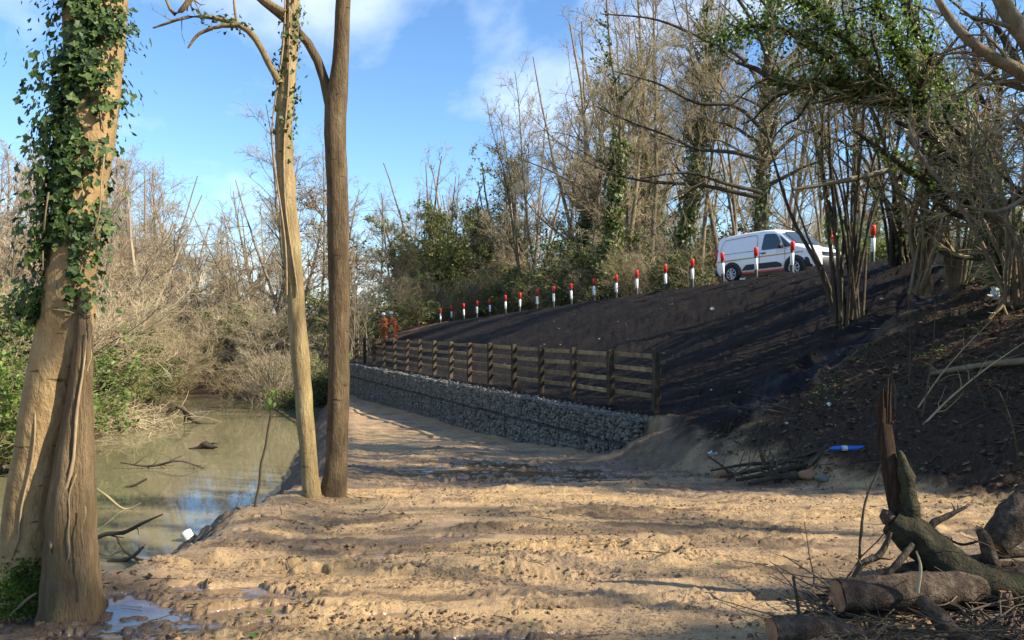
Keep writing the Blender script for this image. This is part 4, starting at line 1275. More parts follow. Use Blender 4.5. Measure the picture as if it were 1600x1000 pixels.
near_tree('hazel_coppice', 'many-stemmed coppice stool on the embankment shoulder beside the van', stems, st, 'bark_dark', 'twig_brown', 70, 420, 1300, 1.6,
          [(k, 110, .25, .8, .07, (.05, .1)) for k in (1, 3, 6)], 'ivy_far', trunk_n=16, t0=.35, twr=.004, part='stems')
# second stool, thin upright shoots
stems = []
for k in range(14):
    bx = 1496 + rn.uniform(-13, 13); w = rn.uniform(3, 6); tx = 1496 + (bx - 1496) * 4 + rn.normal(0, 34); ty = rn.uniform(180, 330)
    stems.append(limb([(bx, 452, w, 15.5), ((bx + tx) / 2 + rn.uniform(-6, 6), (445 + ty) / 2, w * .85, 15.5), (tx, ty, w * .5, 15.6), (tx + rn.normal(0, 20), ty - 90, w * .25, 15.7)], 12))
near_tree('hazel_coppice', 'tight clump of thin upright shoots right of the big coppice stool', stems, at(1496, 452, 15.5), 'bark_mid', 'twig_pale', 60, 300, 700, 1.2, trunk_n=14, t0=.35, twr=.003, part='stems')
# ivy-laden tree leaning in over the bank
near_tree('leaning_tree', 'ivy laden tree leaning left high above the right bank', [
    limb([(1680, 640, 70, 13), (1630, 520, 60, 13.2), (1578, 410, 50, 13.4), (1540, 320, 44, 13.6), (1500, 225, 38, 14), (1440, 178, 32, 14.2), (1390, 150, 26, 14.4), (1315, 125, 20, 14.6), (1225, 130, 13, 14.8), (1195, 112, 9, 14.9), (1150, 95, 5, 15)], 26),
    limb([(1510, 240, 26, 14), (1470, 120, 20, 14.4), (1430, 40, 16, 14.8), (1400, -60, 10, 15)], 26),
    limb([(1400, 152, 16, 14.3), (1330, 70, 13, 14.2), (1270, 10, 10, 14.2), (1180, -50, 6, 14.2)], 26),
    limb([(1330, 128, 12, 14.5), (1260, 60, 9, 14.3), (1170, 40, 7, 14.2), (1110, 70, 4, 14.2)], 26),
    limb([(1545, 330, 20, 13.6), (1480, 300, 14, 13.4), (1400, 250, 10, 13.2), (1340, 205, 6, 13)], 26),
    limb([(1470, 200, 18, 14.1), (1400, 60, 13, 13.8), (1360, -30, 9, 13.6)], 26),
    limb([(1590, 440, 26, 13.3), (1640, 300, 20, 13), (1620, 150, 14, 13), (1560, 40, 8, 13.2)], 26)], at(1680, 640, 13), 'bark_dark', 'twig_brown', 110, 700, 2200, 1.5,
    [(0, 2300, .25, .92, .14, (.045, .09)), (1, 1500, .1, .9, .2, (.045, .09)), (2, 2100, .05, 1, .30, (.045, .09)), (3, 1600, .05, 1, .28, (.045, .09)), (4, 400, .0, .9, .12, (.045, .09)), (5, 1900, .1, 1, .30, (.045, .09))], 'ivy_light', wander=.2, twr=.004, leaf=(1500, (.04, .085)))
# grey limbs coming in from a tree just outside the frame
near_tree('grey_limbed_tree', 'smooth pale limbs entering at the top right corner', [
    limb([(1790, 720, 70, 10), (1730, 420, 58, 10), (1690, 220, 46, 10), (1655, 60, 40, 10), (1640, -200, 30, 10), (1650, -600, 14, 10)], 20),
    limb([(1690, 205, 26, 10), (1640, 150, 24, 9.9), (1592, 108, 20, 9.8), (1545, 82, 17, 9.8), (1500, 45, 14, 9.8), (1470, 0, 11, 9.8), (1440, -60, 8, 9.8)], 20),
    limb([(1650, 100, 34, 9.9), (1606, 60, 27, 9.8), (1575, 10, 23, 9.8), (1540, -60, 16, 9.8), (1500, -200, 8, 9.8)], 20),
    limb([(1700, 300, 20, 10), (1640, 290, 10, 9.8), (1560, 330, 7, 9.6), (1500, 320, 4, 9.4)], 20)], (at(1790, 720, 10)[0], 10, ground_z(at(1790, 720, 10)[0], 10) - .1), 'bark_mid', 'twig_grey', 50, 330, 900, 1.3, twr=.003)
# tangle of arching bare stems at the right edge
for k, (bx, by, Yb, sd, lab) in enumerate(((1590, 470, 12.5, 1, 'tangled arching thorn bush at the right edge of the bank'), (1440, 455, 15.2, 2, 'bare twiggy bush between the two coppice stools'), (1560, 400, 17.5, 3, 'dark twiggy thicket behind the thin upright shoots'),
                                          (1405, 430, 19.5, 4, 'tangle of bare stems just behind the big coppice stool'), (1660, 420, 15, 5, 'dense bare bush cut by the right frame edge'))):
    stems = []
    for j in range(15):
        tx = bx + rn.normal(0, 90); ty = by - rn.uniform(150, 420); w = rn.uniform(4, 9)
        stems.append(limb([(bx + rn.uniform(-20, 20), by + 6, w, Yb), (bx + (tx - bx) * .3 + rn.normal(0, 15), by + (ty - by) * .45, w * .85, Yb + rn.normal(0, .3)), (bx + (tx - bx) * .75, by + (ty - by) * .85, w * .6, Yb + rn.normal(0, .6)), (tx + rn.normal(0, 40), ty, w * .3, Yb + rn.normal(0, .8))], 14))
    X_, Y_ = at(bx, by, Yb)[:2]
    near_tree('bare_bush', lab, stems, (X_, Y_, at(bx, by, Yb)[2]), 'bark_dark' if k in (2, 3) else 'bark_mid', 'twig_dark' if k in (2, 3) else 'twig_grey', 80, 420, 900, 1.2, trunk_n=0 or 1, t0=.2, trop=-.02, wander=.26, twr=.0035, cat='shrub', part='stem',
              ivy=[(j, 160, .0, .6, .1, (.06, .11)) for j in (1, 4, 7)] if k in (2, 3) else None)
# more of the wood outside the frame on the right: it throws the shade that lies over the track
for (X, Y, key, H) in ((13, -.2, 'ivymass', 12), (15, -1.2, 'ivymass', 12), (14, 2.9, 'tall', 12), (13.5, 8.9, 'ivymass', 11), (14.6, 6.9, 'ivymass', 11), (12.6, 7.8, 'ivymass', 10), (18, 12.0, 'ivied', 11)):
    place(key, X, Y, H, *KT[key], 'on the right bank outside the frame', sx=.85, rz=X * 1.7 + Y)
label_placed()

# ------------------------------------------------------------------ white vans
M['van_white'] = plain('van_white', (.80, .81, .82), .28, var=.03, spec=.5)
M['van_black'] = plain('van_black_plastic', (.02, .021, .023), .6, var=.2)
M['van_glass'] = plain('van_glass', (.035, .05, .055), .06, var=.1, spec=.7)
M['tyre'] = plain('tyre', (.018, .018, .018), .85, var=.2)
M['alloy'] = plain('alloy', (.55, .56, .58), .35, .7, var=.05)
M['van_lamp'] = plain('headlamp_glass', (.42, .46, .50), .08, .3, var=.1)
M['stripe'] = plain('amber_stripe', (.62, .30, .035), .5, var=.08)
M['red_strip'] = plain('red_reflective', (.60, .045, .03), .5, var=.1)
M['amber'] = plain('beacon_amber', (.85, .16, .03), .3, var=.1)
def van_body():
    """lofted panel van, x forward, half width sections; returns Geo"""
    # stations: x, half width at waist, roof z, sill z, waist z, roof half width
    st = [(-2.18, .66, 1.40, .48, .98, .58), (-2.14, .80, 1.66, .36, .98, .68), (-2.02, .86, 1.77, .30, .98, .73), (-1.6, .90, 1.81, .28, .98, .755), (-.8, .915, 1.835, .28, .98, .765), (.0, .92, 1.835, .28, .98, .765),
          (.45, .92, 1.80, .28, .98, .755), (.78, .92, 1.66, .28, .98, .735), (1.10, .92, 1.40, .28, .99, .74), (1.38, .915, 1.16, .28, 1.0, .78), (1.62, .90, 1.075, .29, .97, .80), (1.95, .87, .99, .30, .88, .78), (2.12, .80, .90, .32, .78, .70), (2.20, .66, .76, .36, .66, .60)]
    g = Geo(); V = []; K = 9
    for x, w, zr, zs, zw, wr in st:
        half = [(w * .90, zs), (w * .985, zs + .10), (w, (zs + zw) / 2), (w * .995, zw), (w * .97 * .5 + wr * .5, zw + (zr - zw) * .55), (wr, zr - min(.10, (zr - zw) * .3)), (wr * .86, zr - .025), (wr * .45, zr), (0, zr + .008)]
        for y, z in half: V.append((x, y, z))
        for y, z in half[:-1][::-1]: V.append((x, -y, z))
    n = 2 * K - 1
    Q = [[i * n + j, i * n + j + 1, (i + 1) * n + j + 1, (i + 1) * n + j] for i in range(len(st) - 1) for j in range(n - 1)]
    g.add(V, Q=Q)
    for e, fl in ((0, 1), (len(st) - 1, 0)):
        c = np.array(V[e * n:(e + 1) * n]); m_ = c.mean(0)
        T = [[j, (j + 1) % n, n] for j in range(n)]
        g.add(np.vstack([c, m_]), T=T)
    # underside
    g.add([(-2.1, -.8, .33), (2.1, -.8, .33), (2.1, .8, .33), (-2.1, .8, .33)], Q=[[0, 1, 2, 3]])
    return g
def panel(pts, y0, thick, tilt=None):
    """flat side panel polygon (x, z) at y = y0 (or y from tilt(z)), pushed out by thick"""
    n = len(pts); V = []
    for off in (0, thick):
        for x, z in pts:
            y = (tilt(z) if tilt else y0)
            V.append((x, y + (off if y > 0 else -off), z))
    g = Geo(); c0 = len(V)
    V += [tuple(np.mean(V[:n], 0)), tuple(np.mean(V[n:2 * n], 0))]
    T = [[n + j, n + (j + 1) % n, c0 + 1] for j in range(n)]
    Q = [[j, (j + 1) % n, n + (j + 1) % n, n + j] for j in range(n)]
    g.add(V, T=T, Q=Q)
    return g
def rounded(pts, r=.06, k=4):
    out = []
    n = len(pts)
    for i in range(n):
        p0, p1, p2 = np.array(pts[i - 1]), np.array(pts[i]), np.array(pts[(i + 1) % n])
        a = p1 + (p0 - p1) / np.linalg.norm(p0 - p1) * r; b = p1 + (p2 - p1) / np.linalg.norm(p2 - p1) * r
        for t in np.linspace(0, 1, k): out.append(tuple((1 - t)**2 * a + 2 * t * (1 - t) * p1 + t * t * b))
    return out
def arc(cx, cz, r, a0, a1, n=12):
    return [(cx + r * math.cos(R(a)), cz + r * math.sin(R(a))) for a in np.linspace(a0, a1, n)]
def make_van(name, loc, rz, pitch, label):
    o = empty(name, loc, rz)
    o.rotation_euler = (0, pitch, rz)
    tag(o, label, 'van', 'white works vans')
    body = obj('body', van_body().mesh('body', M['van_white']), o)
    side_y = lambda s: (lambda z: s * (.925 if z < .98 else .925 - (z - .98) * .20))
    WX = (-1.32, 1.40)
    for s in (1, -1):
        ty = side_y(s)
        # window of the cab door and its small quarter light
        win = panel(rounded([(.02, 1.06), (.95, 1.06), (.62, 1.60), (.10, 1.66)], .09), 0, .012, ty)
        w = obj('side_window', win.mesh('side_window', M['van_glass'], False), o)
        obj('quarter_light', panel(rounded([(1.00, 1.07), (1.30, 1.09), (.74, 1.55)], .05), 0, .012, ty).mesh('quarter_light', M['van_glass'], False), o)
        # recessed load panel outline, seams
        seam = Geo()
        loop = rounded([(-1.92, 1.08), (-.18, 1.08), (-.18, 1.66), (-1.75, 1.62)], .16, 6)
        pts = np.array([(x, ty(z) + s * .004, z) for x, z in loop + loop[:1]])
        seam.tubes(pts, np.full(len(pts), .008), 4)
        for x0, x1 in ((-.06, -.02), (1.02, 1.02)):
            p2 = np.array([(x0, ty(.40) + s * .003, .40), (x0, ty(.95) + s * .003, .95), (x1, ty(1.02) + s * .003, 1.02)])
            seam.tubes(p2, np.full(3, .007), 4)
        obj('panel_seam', seam.mesh('panel_seam', M['gab_dark']), o)
        obj('stripe', panel([(-2.05, .80), (1.75, .83), (1.75, .865), (-2.05, .845)], 0, .006, lambda z: s * .924).mesh('stripe', M['stripe'], False), o)
        obj('side_cladding', panel(rounded([(-.86, .40), (.88, .40), (.86, .52), (.66, .60), (-.66, .60)], .05), 0, .03, lambda z: s * .905).mesh('side_cladding', M['van_black'], False), o)
        obj('sill_strip', panel([(-.92, .29), (.98, .29), (.98, .345), (-.92, .345)], 0, .012, lambda z: s * .895).mesh('sill_strip', M['red_strip'], False), o)
        dh = Geo().box((.12, s * .94, .95), (.20, .03, .04)); obj('door_handle', dh.mesh('door_handle', M['van_black']), o)
        mg = Geo()
        mg.stamp(*STONES[0], np.array([[.92, s * 1.06, 1.13]]), np.eye(3)[None], np.array([[.18, .24, .26]]))
        mg.box((.92, s * .98, 1.10), (.05, .14, .05))
        obj('wing_mirror', mg.mesh('wing_mirror', M['van_black']), o)
        for wx in WX:
            ar = arc(wx, .33, .43, -8, 188, 16) + arc(wx, .33, .33, 188, -8, 16)
            av = []
            for yy in (.86, .945):
                av += [(x, s * yy, z) for x, z in ar]
            nn = 16
            ga = Geo(); T = []
            for j in range(nn - 1):
                T.append([32 + j, 32 + j + 1, 32 + 31 - j - 1, 32 + 31 - j])
            Q = T + [[j, j + 1, 32 + j + 1, 32 + j] for j in range(nn - 1)]
            ga.add(av, Q=Q)
            obj('wheel_arch', ga.mesh('wheel_arch', M['van_black'] if wx > 0 else M['van_black'], False), o)
            # dark wheel well
            gw = Geo(); c = arc(wx, .33, .40, -20, 200, 16)
            gw.add([(x, s * .932, z) for x, z in c] + [(wx, s * .932, .33)], T=[[j, j + 1, 16] for j in range(15)])
            obj('wheel_well', gw.mesh('wheel_well', M['tyre'], False), o)
            wh = bpy.data.objects.new('wheel', None); COL.objects.link(wh); wh.parent = o; wh.location = (wx, s * .86, .315)
            prof = [(.20, -.09), (.29, -.10), (.318, -.07), (.318, .07), (.29, .10), (.20, .09)]
            gt = Geo(); A = np.arange(24) / 24 * 2 * math.pi
            gt.add([(r_ * math.cos(a), y, r_ * math.sin(a)) for r_, y in prof for a in A], Q=[[i * 24 + j, i * 24 + (j + 1) % 24, (i + 1) * 24 + (j + 1) % 24, (i + 1) * 24 + j] for i in range(5) for j in range(24)])
            obj('tyre', gt.mesh('tyre', M['tyre']), wh)
            gr = Geo()
            for j in range(8):
                a = j / 8 * 2 * math.pi
                gr.tubes(np.array([(.03 * math.cos(a), s * .095, .03 * math.sin(a)), (.12 * math.cos(a), s * .10, .12 * math.sin(a)), (.205 * math.cos(a), s * .09, .205 * math.sin(a))]), np.array([.022, .024, .030]), 5)
            gr.tubes(np.array([(.205 * math.cos(a), s * .092, .205 * math.sin(a)) for a in np.linspace(0, 2 * math.pi, 25)]), np.full(25, .014), 5)
            gr.stamp(*STONES[2], np.array([[0, s * .1, 0]]), np.eye(3)[None], np.array([[.10, .03, .10]]))
            obj('rim', gr.mesh('rim', M['alloy']), wh)
        # lamps
        hl = Geo(); hl.add([(1.93, s * .895, .74), (2.13, s * .80, .74), (2.185, s * .58, .76), (2.14, s * .60, .90), (2.02, s * .80, .91), (1.88, s * .905, .88)], T=[[0, 1, 5], [1, 4, 5], [1, 2, 3], [1, 3, 4]])
        obj('headlight', hl.mesh('headlight', M['van_lamp'], False), o)
        obj('tail_light', Geo().box((-2.13, s * .80, 1.12), (.10, .06, .42)).mesh('tail_light', M['red_strip']), o)
    # windscreen
    ws = Geo(); ws.add([(1.36, -.70, 1.20), (1.36, .70, 1.20), (.83, .66, 1.66), (.83, -.66, 1.66), (1.44, 0, 1.20), (.90, 0, 1.68)], Q=[[0, 4, 5, 3], [4, 1, 2, 5]])
    obj('windscreen', ws.mesh('windscreen', M['van_glass'], False), o)
    # bumpers and grille
    bp = Geo(); A = np.linspace(-1, 1, 13)
    V = []
    for z, k in ((.30, .98), (.36, 1.02), (.58, 1.02), (.64, .99)):
        for a in A: V.append(((2.24 - .42 * abs(a)**3.2) * 1.0 - (1 - k), a * .945 * k, z))
    bp.add(V, Q=[[i * 13 + j, i * 13 + j + 1, (i + 1) * 13 + j + 1, (i + 1) * 13 + j] for i in range(3) for j in range(12)])
    obj('front_bumper', bp.mesh('front_bumper', M['van_black']), o)
    gl = Geo()
    for z in (.70, .75, .80): gl.box((2.20, 0, z), (.05, 1.0, .028))
    obj('grille', gl.mesh('grille', M['van_black']), o)
    obj('rear_bumper', Geo().box((-2.16, 0, .42), (.12, 1.6, .22)).mesh('rear_bumper', M['van_black']), o)
    g = Geo(); g.box((-1.30, 0, 1.83), (.18, .40, .03)); g.stamp(*STONES[3], np.array([[-1.30, .12, 1.88], [-1.30, -.12, 1.88]]), np.eye(3)[None].repeat(2, 0), np.array([[.16, .18, .12]] * 2))
    obj('roof_beacon', g.mesh('roof_beacon', M['amber']), o)
    wp = Geo().tubes(np.array([(1.40, .25, 1.22), (1.15, -.30, 1.42)]), np.array([.01, .008]), 4)
    obj('wiper', wp.mesh('wiper', M['van_black']), o)
    return o
# rear wheel near (8.27, 29), front wheel near (9.75, 26.6)
ang = math.atan2(-2.30, 1.56)
fw = np.array([math.cos(ang), math.sin(ang)]); lft = np.array([fw[1], -fw[0]])          # right-hand side of the van faces us
def van_at(px_mid, Ymid, zz, name, label, a=ang, pitch=0.0):
    return make_van(name, ((px_mid - 800) / FPX * Ymid, Ymid, zz), a, pitch, label)
vz = float(zcrest(18.0))
van_at(1215, 28.2, vz - .02, 'panel_van', 'white panel van with amber side stripe parked on the road', ang, R(-1.6))
van_at(1243, 31.5, vz - .12, 'panel_van', 'second white van mostly hidden behind the coppice stems', ang + R(4), R(-1.6))

# ------------------------------------------------------------------ two workers in orange
M['hivis'] = plain('orange_hivis', (.80, .14, .02), .75, var=.12, scale=6)
M['refl'] = plain('silver_reflective_tape', (.55, .55, .52), .4, var=.05)
M['skin'] = plain('skin', (.50, .30, .21), .55, var=.08)
M['helmet'] = plain('white_helmet', (.80, .80, .78), .3, var=.03)
M['boot'] = plain('boot', (.03, .025, .02), .7, var=.2)
def skin_body(name, verts, edges, rad, mat, parent, rootv=0, sub=1):
    me = bpy.data.meshes.new(name)
    me.from_pydata([tuple(v) for v in verts], edges, [])
    me.materials.append(mat)
    o = obj(name, me, parent)
    md = o.modifiers.new('skin', 'SKIN'); md.use_smooth_shade = True
    for k, sv in enumerate(me.skin_vertices[0].data):
        r = rad[k]; sv.radius = (r, r) if np.isscalar(r) else r
        sv.use_root = (k == rootv)
    o.modifiers.new('sub', 'SUBSURF').levels = sub
    o.modifiers['sub'].render_levels = sub
    return o
def person(loc, rz, label, bend=.25):
    o = empty('person', loc, rz); tag(o, label, 'person', 'workers in orange')
    # x forward; joints
    hip = np.array([0, 0, .95]); dirn = np.array([math.sin(bend), 0, math.cos(bend)])
    ch = hip + dirn * .42; nk = ch + dirn * .14; hd = nk + np.array([.05, 0, .14])
    V = [hip, hip + dirn * .2, ch, nk, hd, hd + np.array([.02, 0, .11])]; Rd = [.14, .13, .16, .055, .09, .075]
    E = [(0, 1), (1, 2), (2, 3), (3, 4), (4, 5)]
    J = {}
    for s in (1, -1):
        i = len(V)
        V += [hip + np.array([0, s * .09, -.05]), np.array([.05, s * .11, .50]), np.array([-.02, s * .12, .09]), np.array([.14, s * .13, .04])]; Rd += [.095, .065, .045, .04]
        E += [(0, i), (i, i + 1), (i + 1, i + 2), (i + 2, i + 3)]
        i = len(V)
        sh = ch + np.array([0, s * .19, .04]); el = sh + np.array([.10, s * .06, -.28]); wr = el + np.array([.22, -s * .05, -.10]); pl = wr + np.array([.07, 0, -.03])
        V += [sh, el, wr, pl]; Rd += [.065, .045, .03, .036]
        E += [(2, i), (i, i + 1), (i + 1, i + 2), (i + 2, i + 3)]
        p = i + 3
        for k, (dy, ln) in enumerate(((-.03, .07), (-.01, .085), (.01, .08), (.03, .06))):
            j = len(V); V += [pl + np.array([.04, dy, -.01]), pl + np.array([.04 + ln * .6, dy, -.03])]; Rd += [.010, .008]; E += [(p, j), (j, j + 1)]
        j = len(V); V += [wr + np.array([.03, -s * .045, .0]), wr + np.array([.07, -s * .06, -.015])]; Rd += [.011, .009]; E += [(i + 2, j), (j, j + 1)]
        J[s] = (sh, el, wr)
    skin_body('body', V, E, Rd, M['skin'], o)
    g = Geo()
    # nose and ears are small but there
    g.stamp(*STONES[0], np.array([hd + [.105, 0, .03]]), np.eye(3)[None], np.array([[.04, .03, .05]]))
    for s in (1, -1): g.stamp(*STONES[0], np.array([hd + [.0, s * .09, .03]]), np.eye(3)[None], np.array([[.04, .02, .06]]))
    obj('face', g.mesh('face', M['skin']), o)
    jv = [hip + dirn * -.02, hip + dirn * .2, ch, ch + dirn * .07]; je = [(0, 1), (1, 2), (2, 3)]; jr = [.175, .165, .195, .13]
    for s in (1, -1):
        sh, el, wr = J[s]; i = len(jv)
        jv += [sh, el, wr]; jr += [.088, .07, .052]; je += [(2, i), (i, i + 1), (i + 1, i + 2)]
    jk = skin_body('jacket', jv, je, jr, M['hivis'], o)
    tv = [hip]; te = []; tr = [.165]
    for s in (1, -1):
        i = len(tv); tv += [hip + np.array([0, s * .09, -.07]), np.array([.05, s * .11, .50]), np.array([-.02, s * .12, .13])]; tr += [.115, .088, .075]; te += [(0, i), (i, i + 1), (i + 1, i + 2)]
    skin_body('trousers', tv, te, tr, M['hivis'], o)
    for s in (1, -1):
        b_ = Geo().stamp(*STONES[4], np.array([[.05, s * .125, .05]]), np.eye(3)[None], np.array([[.34, .13, .15]]))
        obj('boot', b_.mesh('boot', M['boot']), o)
        t_ = Geo(); c = np.array([.015, s * .115, .33]); a = np.linspace(0, 2 * math.pi, 15)
        t_.tubes(np.stack([c[0] + .082 * np.cos(a), c[1] + .082 * np.sin(a), np.full(15, c[2])], -1), np.full(15, .016), 4)
        obj('leg_tape', t_.mesh('leg_tape', M['refl']), o)
    t_ = Geo(); c = hip + dirn * .24; a = np.linspace(0, 2 * math.pi, 19)
    t_.tubes(np.stack([c[0] + .172 * np.cos(a), c[1] + .172 * np.sin(a), c[2] - .02 - .04 * np.cos(a)], -1), np.full(19, .018), 4)
    obj('jacket_tape', t_.mesh('jacket_tape', M['refl']), o)
    hm = Geo(); A = np.arange(16) / 16 * 2 * math.pi
    prof = [(.150, .0), (.125, .012), (.122, .05), (.10, .105), (.06, .135), (0, .145)]
    hc = hd + np.array([.01, 0, .075])
    hm.add([(hc[0] + r_ * math.cos(a) * 1.12, hc[1] + r_ * math.sin(a), hc[2] + z) for r_, z in prof for a in A], Q=[[i * 16 + j, i * 16 + (j + 1) % 16, (i + 1) * 16 + (j + 1) % 16, (i + 1) * 16 + j] for i in range(5) for j in range(16)])
    obj('helmet', hm.mesh('helmet', M['helmet']), o)
    return o
for px, Y, rz, lab, bend in ((619, 46.5, R(175), 'worker in orange hi-vis and white helmet stooping forward', .45), (601, 48.0, R(240), 'worker in orange hi-vis at left of the stooping one', .1)):
    X = (px - 800) / FPX * Y
    person((X, Y, ground_z(X, Y)), rz, lab, bend)

# ------------------------------------------------------------------ log pile, lower right
def endwood(name, c1, c2):
    m, nt, b = new_mat(name)
    f = tnoise(nt, 18, 6, .65)
    nt.links.new(ramp(nt, f, [(.3, c1), (.7, c2)]), b.inputs['Base Color']); b.inputs['Roughness'].default_value = .75
    bump(nt, b, f, .5, .01)
    return m
M['cut'] = endwood('cut_wood', (.16, .075, .035), (.36, .20, .10))
M['split'] = bark('split_wood', (.022, .013, .008), (.075, .043, .026), (.19, .125, .078), 9, stretch=(9, 9, .7), bs=.9)
M['log_bark'] = bark('log_bark', (.022, .016, .011), (.085, .060, .040), (.26, .20, .14), 13, moss=(.36, .22, .11), moss_amt=.60, stretch=(1, 1, 1))
M['log_moss'] = bark('log_moss', (.022, .019, .011), (.055, .050, .026), (.12, .11, .055), 16, moss=(.062, .066, .026), moss_amt=.54, stretch=(1, 1, 1))
def log(name, label, pts, mat='log_bark', ends=(True, True), cat='log', group=None, lump=.05, n=44, sides=16, extra=None):
    P, Rr = limb(pts, n)
    o = root(name, P[0] - np.array([0, 0, Rr[0]]), label, cat, group)
    wchild('bark', trunk_geo(Geo(), P, Rr, sides + 8, lump=lump * 1.3, freq=15).mesh('bark', M[mat]), o)
    T = nrm(np.gradient(P, axis=0))
    for e, do in ((0, ends[0]), (-1, ends[1])):
        if not do: continue
        t = T[e] * (-1 if e == 0 else 1)
        A = nrm(np.cross(t, [0, 0, 1.])); B = np.cross(t, A); a = np.arange(18) / 18 * 2 * math.pi
        V = [P[e] + t * .006 + Rr[e] * .96 * rr * (math.cos(x) * A + math.sin(x) * B) + t * rn.normal(0, .004) for rr in (1.0, .5) for x in a] + [P[e] + t * .008]
        Q = [[j, (j + 1) % 18, 18 + (j + 1) % 18, 18 + j] for j in range(18)]; Tt = [[18 + j, 18 + (j + 1) % 18, 36] for j in range(18)]
        wchild('cut_end', Geo().add(V, T=Tt, Q=Q).mesh('cut_end', M['cut']), o)
    return o
log('cut_log', 'thick sawn log with peeling bark lying across the pile', [(1308, 930, 50, 4.3), (1360, 927, 53, 4.32), (1430, 922, 56, 4.35), (1500, 920, 54, 4.4), (1600, 912, 56, 4.5), (1760, 905, 54, 4.65)], lump=.045)
lg = log('broken_trunk', 'mossy bent trunk with a torn upright end leaning over the log pile', [(1392, 812, 44, 4.7), (1420, 832, 56, 4.66), (1452, 858, 58, 4.6), (1500, 894, 60, 4.5), (1550, 918, 62, 4.42), (1620, 930, 64, 4.35), (1760, 945, 66, 4.25)], 'log_moss', (False, True))
P_, R_ = limb([(1424, 846, 40, 4.66), (1422, 800, 27, 4.66), (1417, 760, 23, 4.66), (1411, 730, 19, 4.66), (1408, 714, 13, 4.66), (1405, 704, 5, 4.66)], 18)
wchild('stub', trunk_geo(Geo(), P_, R_, 14, lump=.2, freq=14).mesh('stub', M['log_moss']), lg)
sp = Geo(); spx = [(1404, 815, 26), (1396, 770, 27), (1387, 710, 26), (1381, 660, 25), (1380, 630, 23), (1383, 612, 13)]
P_, R_ = limb([(a, b, c, 4.70) for a, b, c in spx], 16)
V = []
for i in range(len(P_)):
    for k, a in enumerate(np.arange(8) / 8 * 2 * math.pi):
        V.append(P_[i] + np.array([R_[i] * math.cos(a) * (1 + .12 * mnoise.noise(Vector((k * 3.1, i * .4, 0)))), R_[i] * .55 * math.sin(a), .03 * mnoise.noise(Vector((k * 2.7, i * .3, 5))) if i > 13 else 0]))
sp.add(V, Q=[[i * 8 + j, i * 8 + (j + 1) % 8, (i + 1) * 8 + (j + 1) % 8, (i + 1) * 8 + j] for i in range(15) for j in range(8)], T=[[120 + j, 120 + j + 1, 120] for j in range(1, 7)])
for dx, top in ((6, 598), (-5, 606), (10, 640), (2, 590)):
    q, qr = limb([(1383 + dx, 660, 5, 4.68), (1384 + dx, top + 20, 4, 4.68), (1385 + dx * 1.2, top, 1.5, 4.68)], 6); sp.tubes(q, qr, 4)
wchild('torn_wood', sp.mesh('torn_wood', M['split']), lg)['label'] = 'reddish torn splinter of wood standing upright'
wchild('knot', Geo().stamp(*STONES[3], at(1386, 808, 4.68)[None], rots(rn, 1), np.array([.11])).mesh('knot', M['log_bark']), lg)
log('dark_log', 'dark log with an orange scar propped up at the right edge', [(1552, 850, 46, 4.9), (1580, 815, 54, 4.9), (1615, 782, 56, 4.92), (1680, 735, 56, 4.95)], 'log_bark', (True, False))
log('stump_log', 'short sawn log half buried at the bottom edge', [(1205, 985, 40, 3.95), (1235, 983, 46, 3.97), (1262, 985, 46, 4.0), (1330, 1000, 46, 4.05)], 'log_bark')
log('pale_log', 'split pale log sloping down to the bottom edge', [(1438, 935, 20, 4.15), (1465, 965, 28, 4.05), (1500, 1005, 34, 3.95), (1540, 1040, 34, 3.9)], 'log_bark', lump=.09)
log('grey_log', 'grey log lying low under the mossy trunk', [(1500, 985, 22, 4.2), (1560, 968, 30, 4.25), (1640, 962, 32, 4.3)], 'log_bark')
log('upright_stake', 'short broken upright stake behind the mossy trunk', [(1552, 898, 26, 4.62), (1543, 865, 22, 4.62), (1536, 840, 18, 4.62), (1528, 826, 12, 4.62)], 'log_bark')
log('dark_stake', 'dark post standing under the mossy trunk', [(1580, 1010, 20, 4.25), (1574, 960, 20, 4.25), (1568, 925, 18, 4.28)], 'log_bark')
for k, pts in enumerate(([(1480, 880, 12, 4.9), (1560, 866, 13, 4.9), (1650, 862, 13, 4.9)], [(1500, 868, 9, 5.0), (1560, 880, 10, 5.0), (1640, 878, 10, 5.0)], [(1380, 895, 16, 4.6), (1440, 882, 18, 4.65), (1500, 872, 14, 4.7)], [(1520, 905, 22, 4.75), (1600, 895, 24, 4.8), (1700, 890, 24, 4.9)])):
    log('thin_log', ['upper straight pole lying behind the mossy trunk', 'lower of the two thin poles behind the mossy trunk', 'pole poking out left behind the mossy trunk', 'grey round log behind the mossy trunk at right'][k], pts, 'log_bark', n=12, sides=9)
def stick(label, pts, w_side=0, mat='bark_dark', name='branch', nside=6, twigs=0, group=None, cat='branch'):
    P, Rr = limb(pts, 16)
    o = root(name, P[0], label, cat, group)
    g = Geo().tubes(P, Rr, 7, lump=.08, rng=rn)
    wchild('stem', g.mesh('stem', M[mat]), o)
    if twigs:
        P2, R2 = spawn(rn, P[None], Rr[None], twigs, .15, 1, (30, 70), .35, .6, npts=5, wander=.25, trop=.03, rmin=.002)
        for k_ in range(twigs): wchild('twig', Geo().tubes(P2[k_], R2[k_], 4).mesh('twig', M[mat]), o)
    return o
stick('forked curved branch rising left of the mossy trunk', [(1333, 902, 9, 4.55), (1348, 878, 11, 4.55), (1370, 868, 10, 4.55), (1385, 845, 8, 4.55), (1390, 830, 6, 4.55)], twigs=3)
stick('tall thin upright twig left of the broken trunk', [(1340, 890, 4, 4.6), (1344, 830, 4, 4.6), (1352, 780, 3.5, 4.6), (1368, 742, 3, 4.6), (1375, 725, 2, 4.6)], twigs=2)
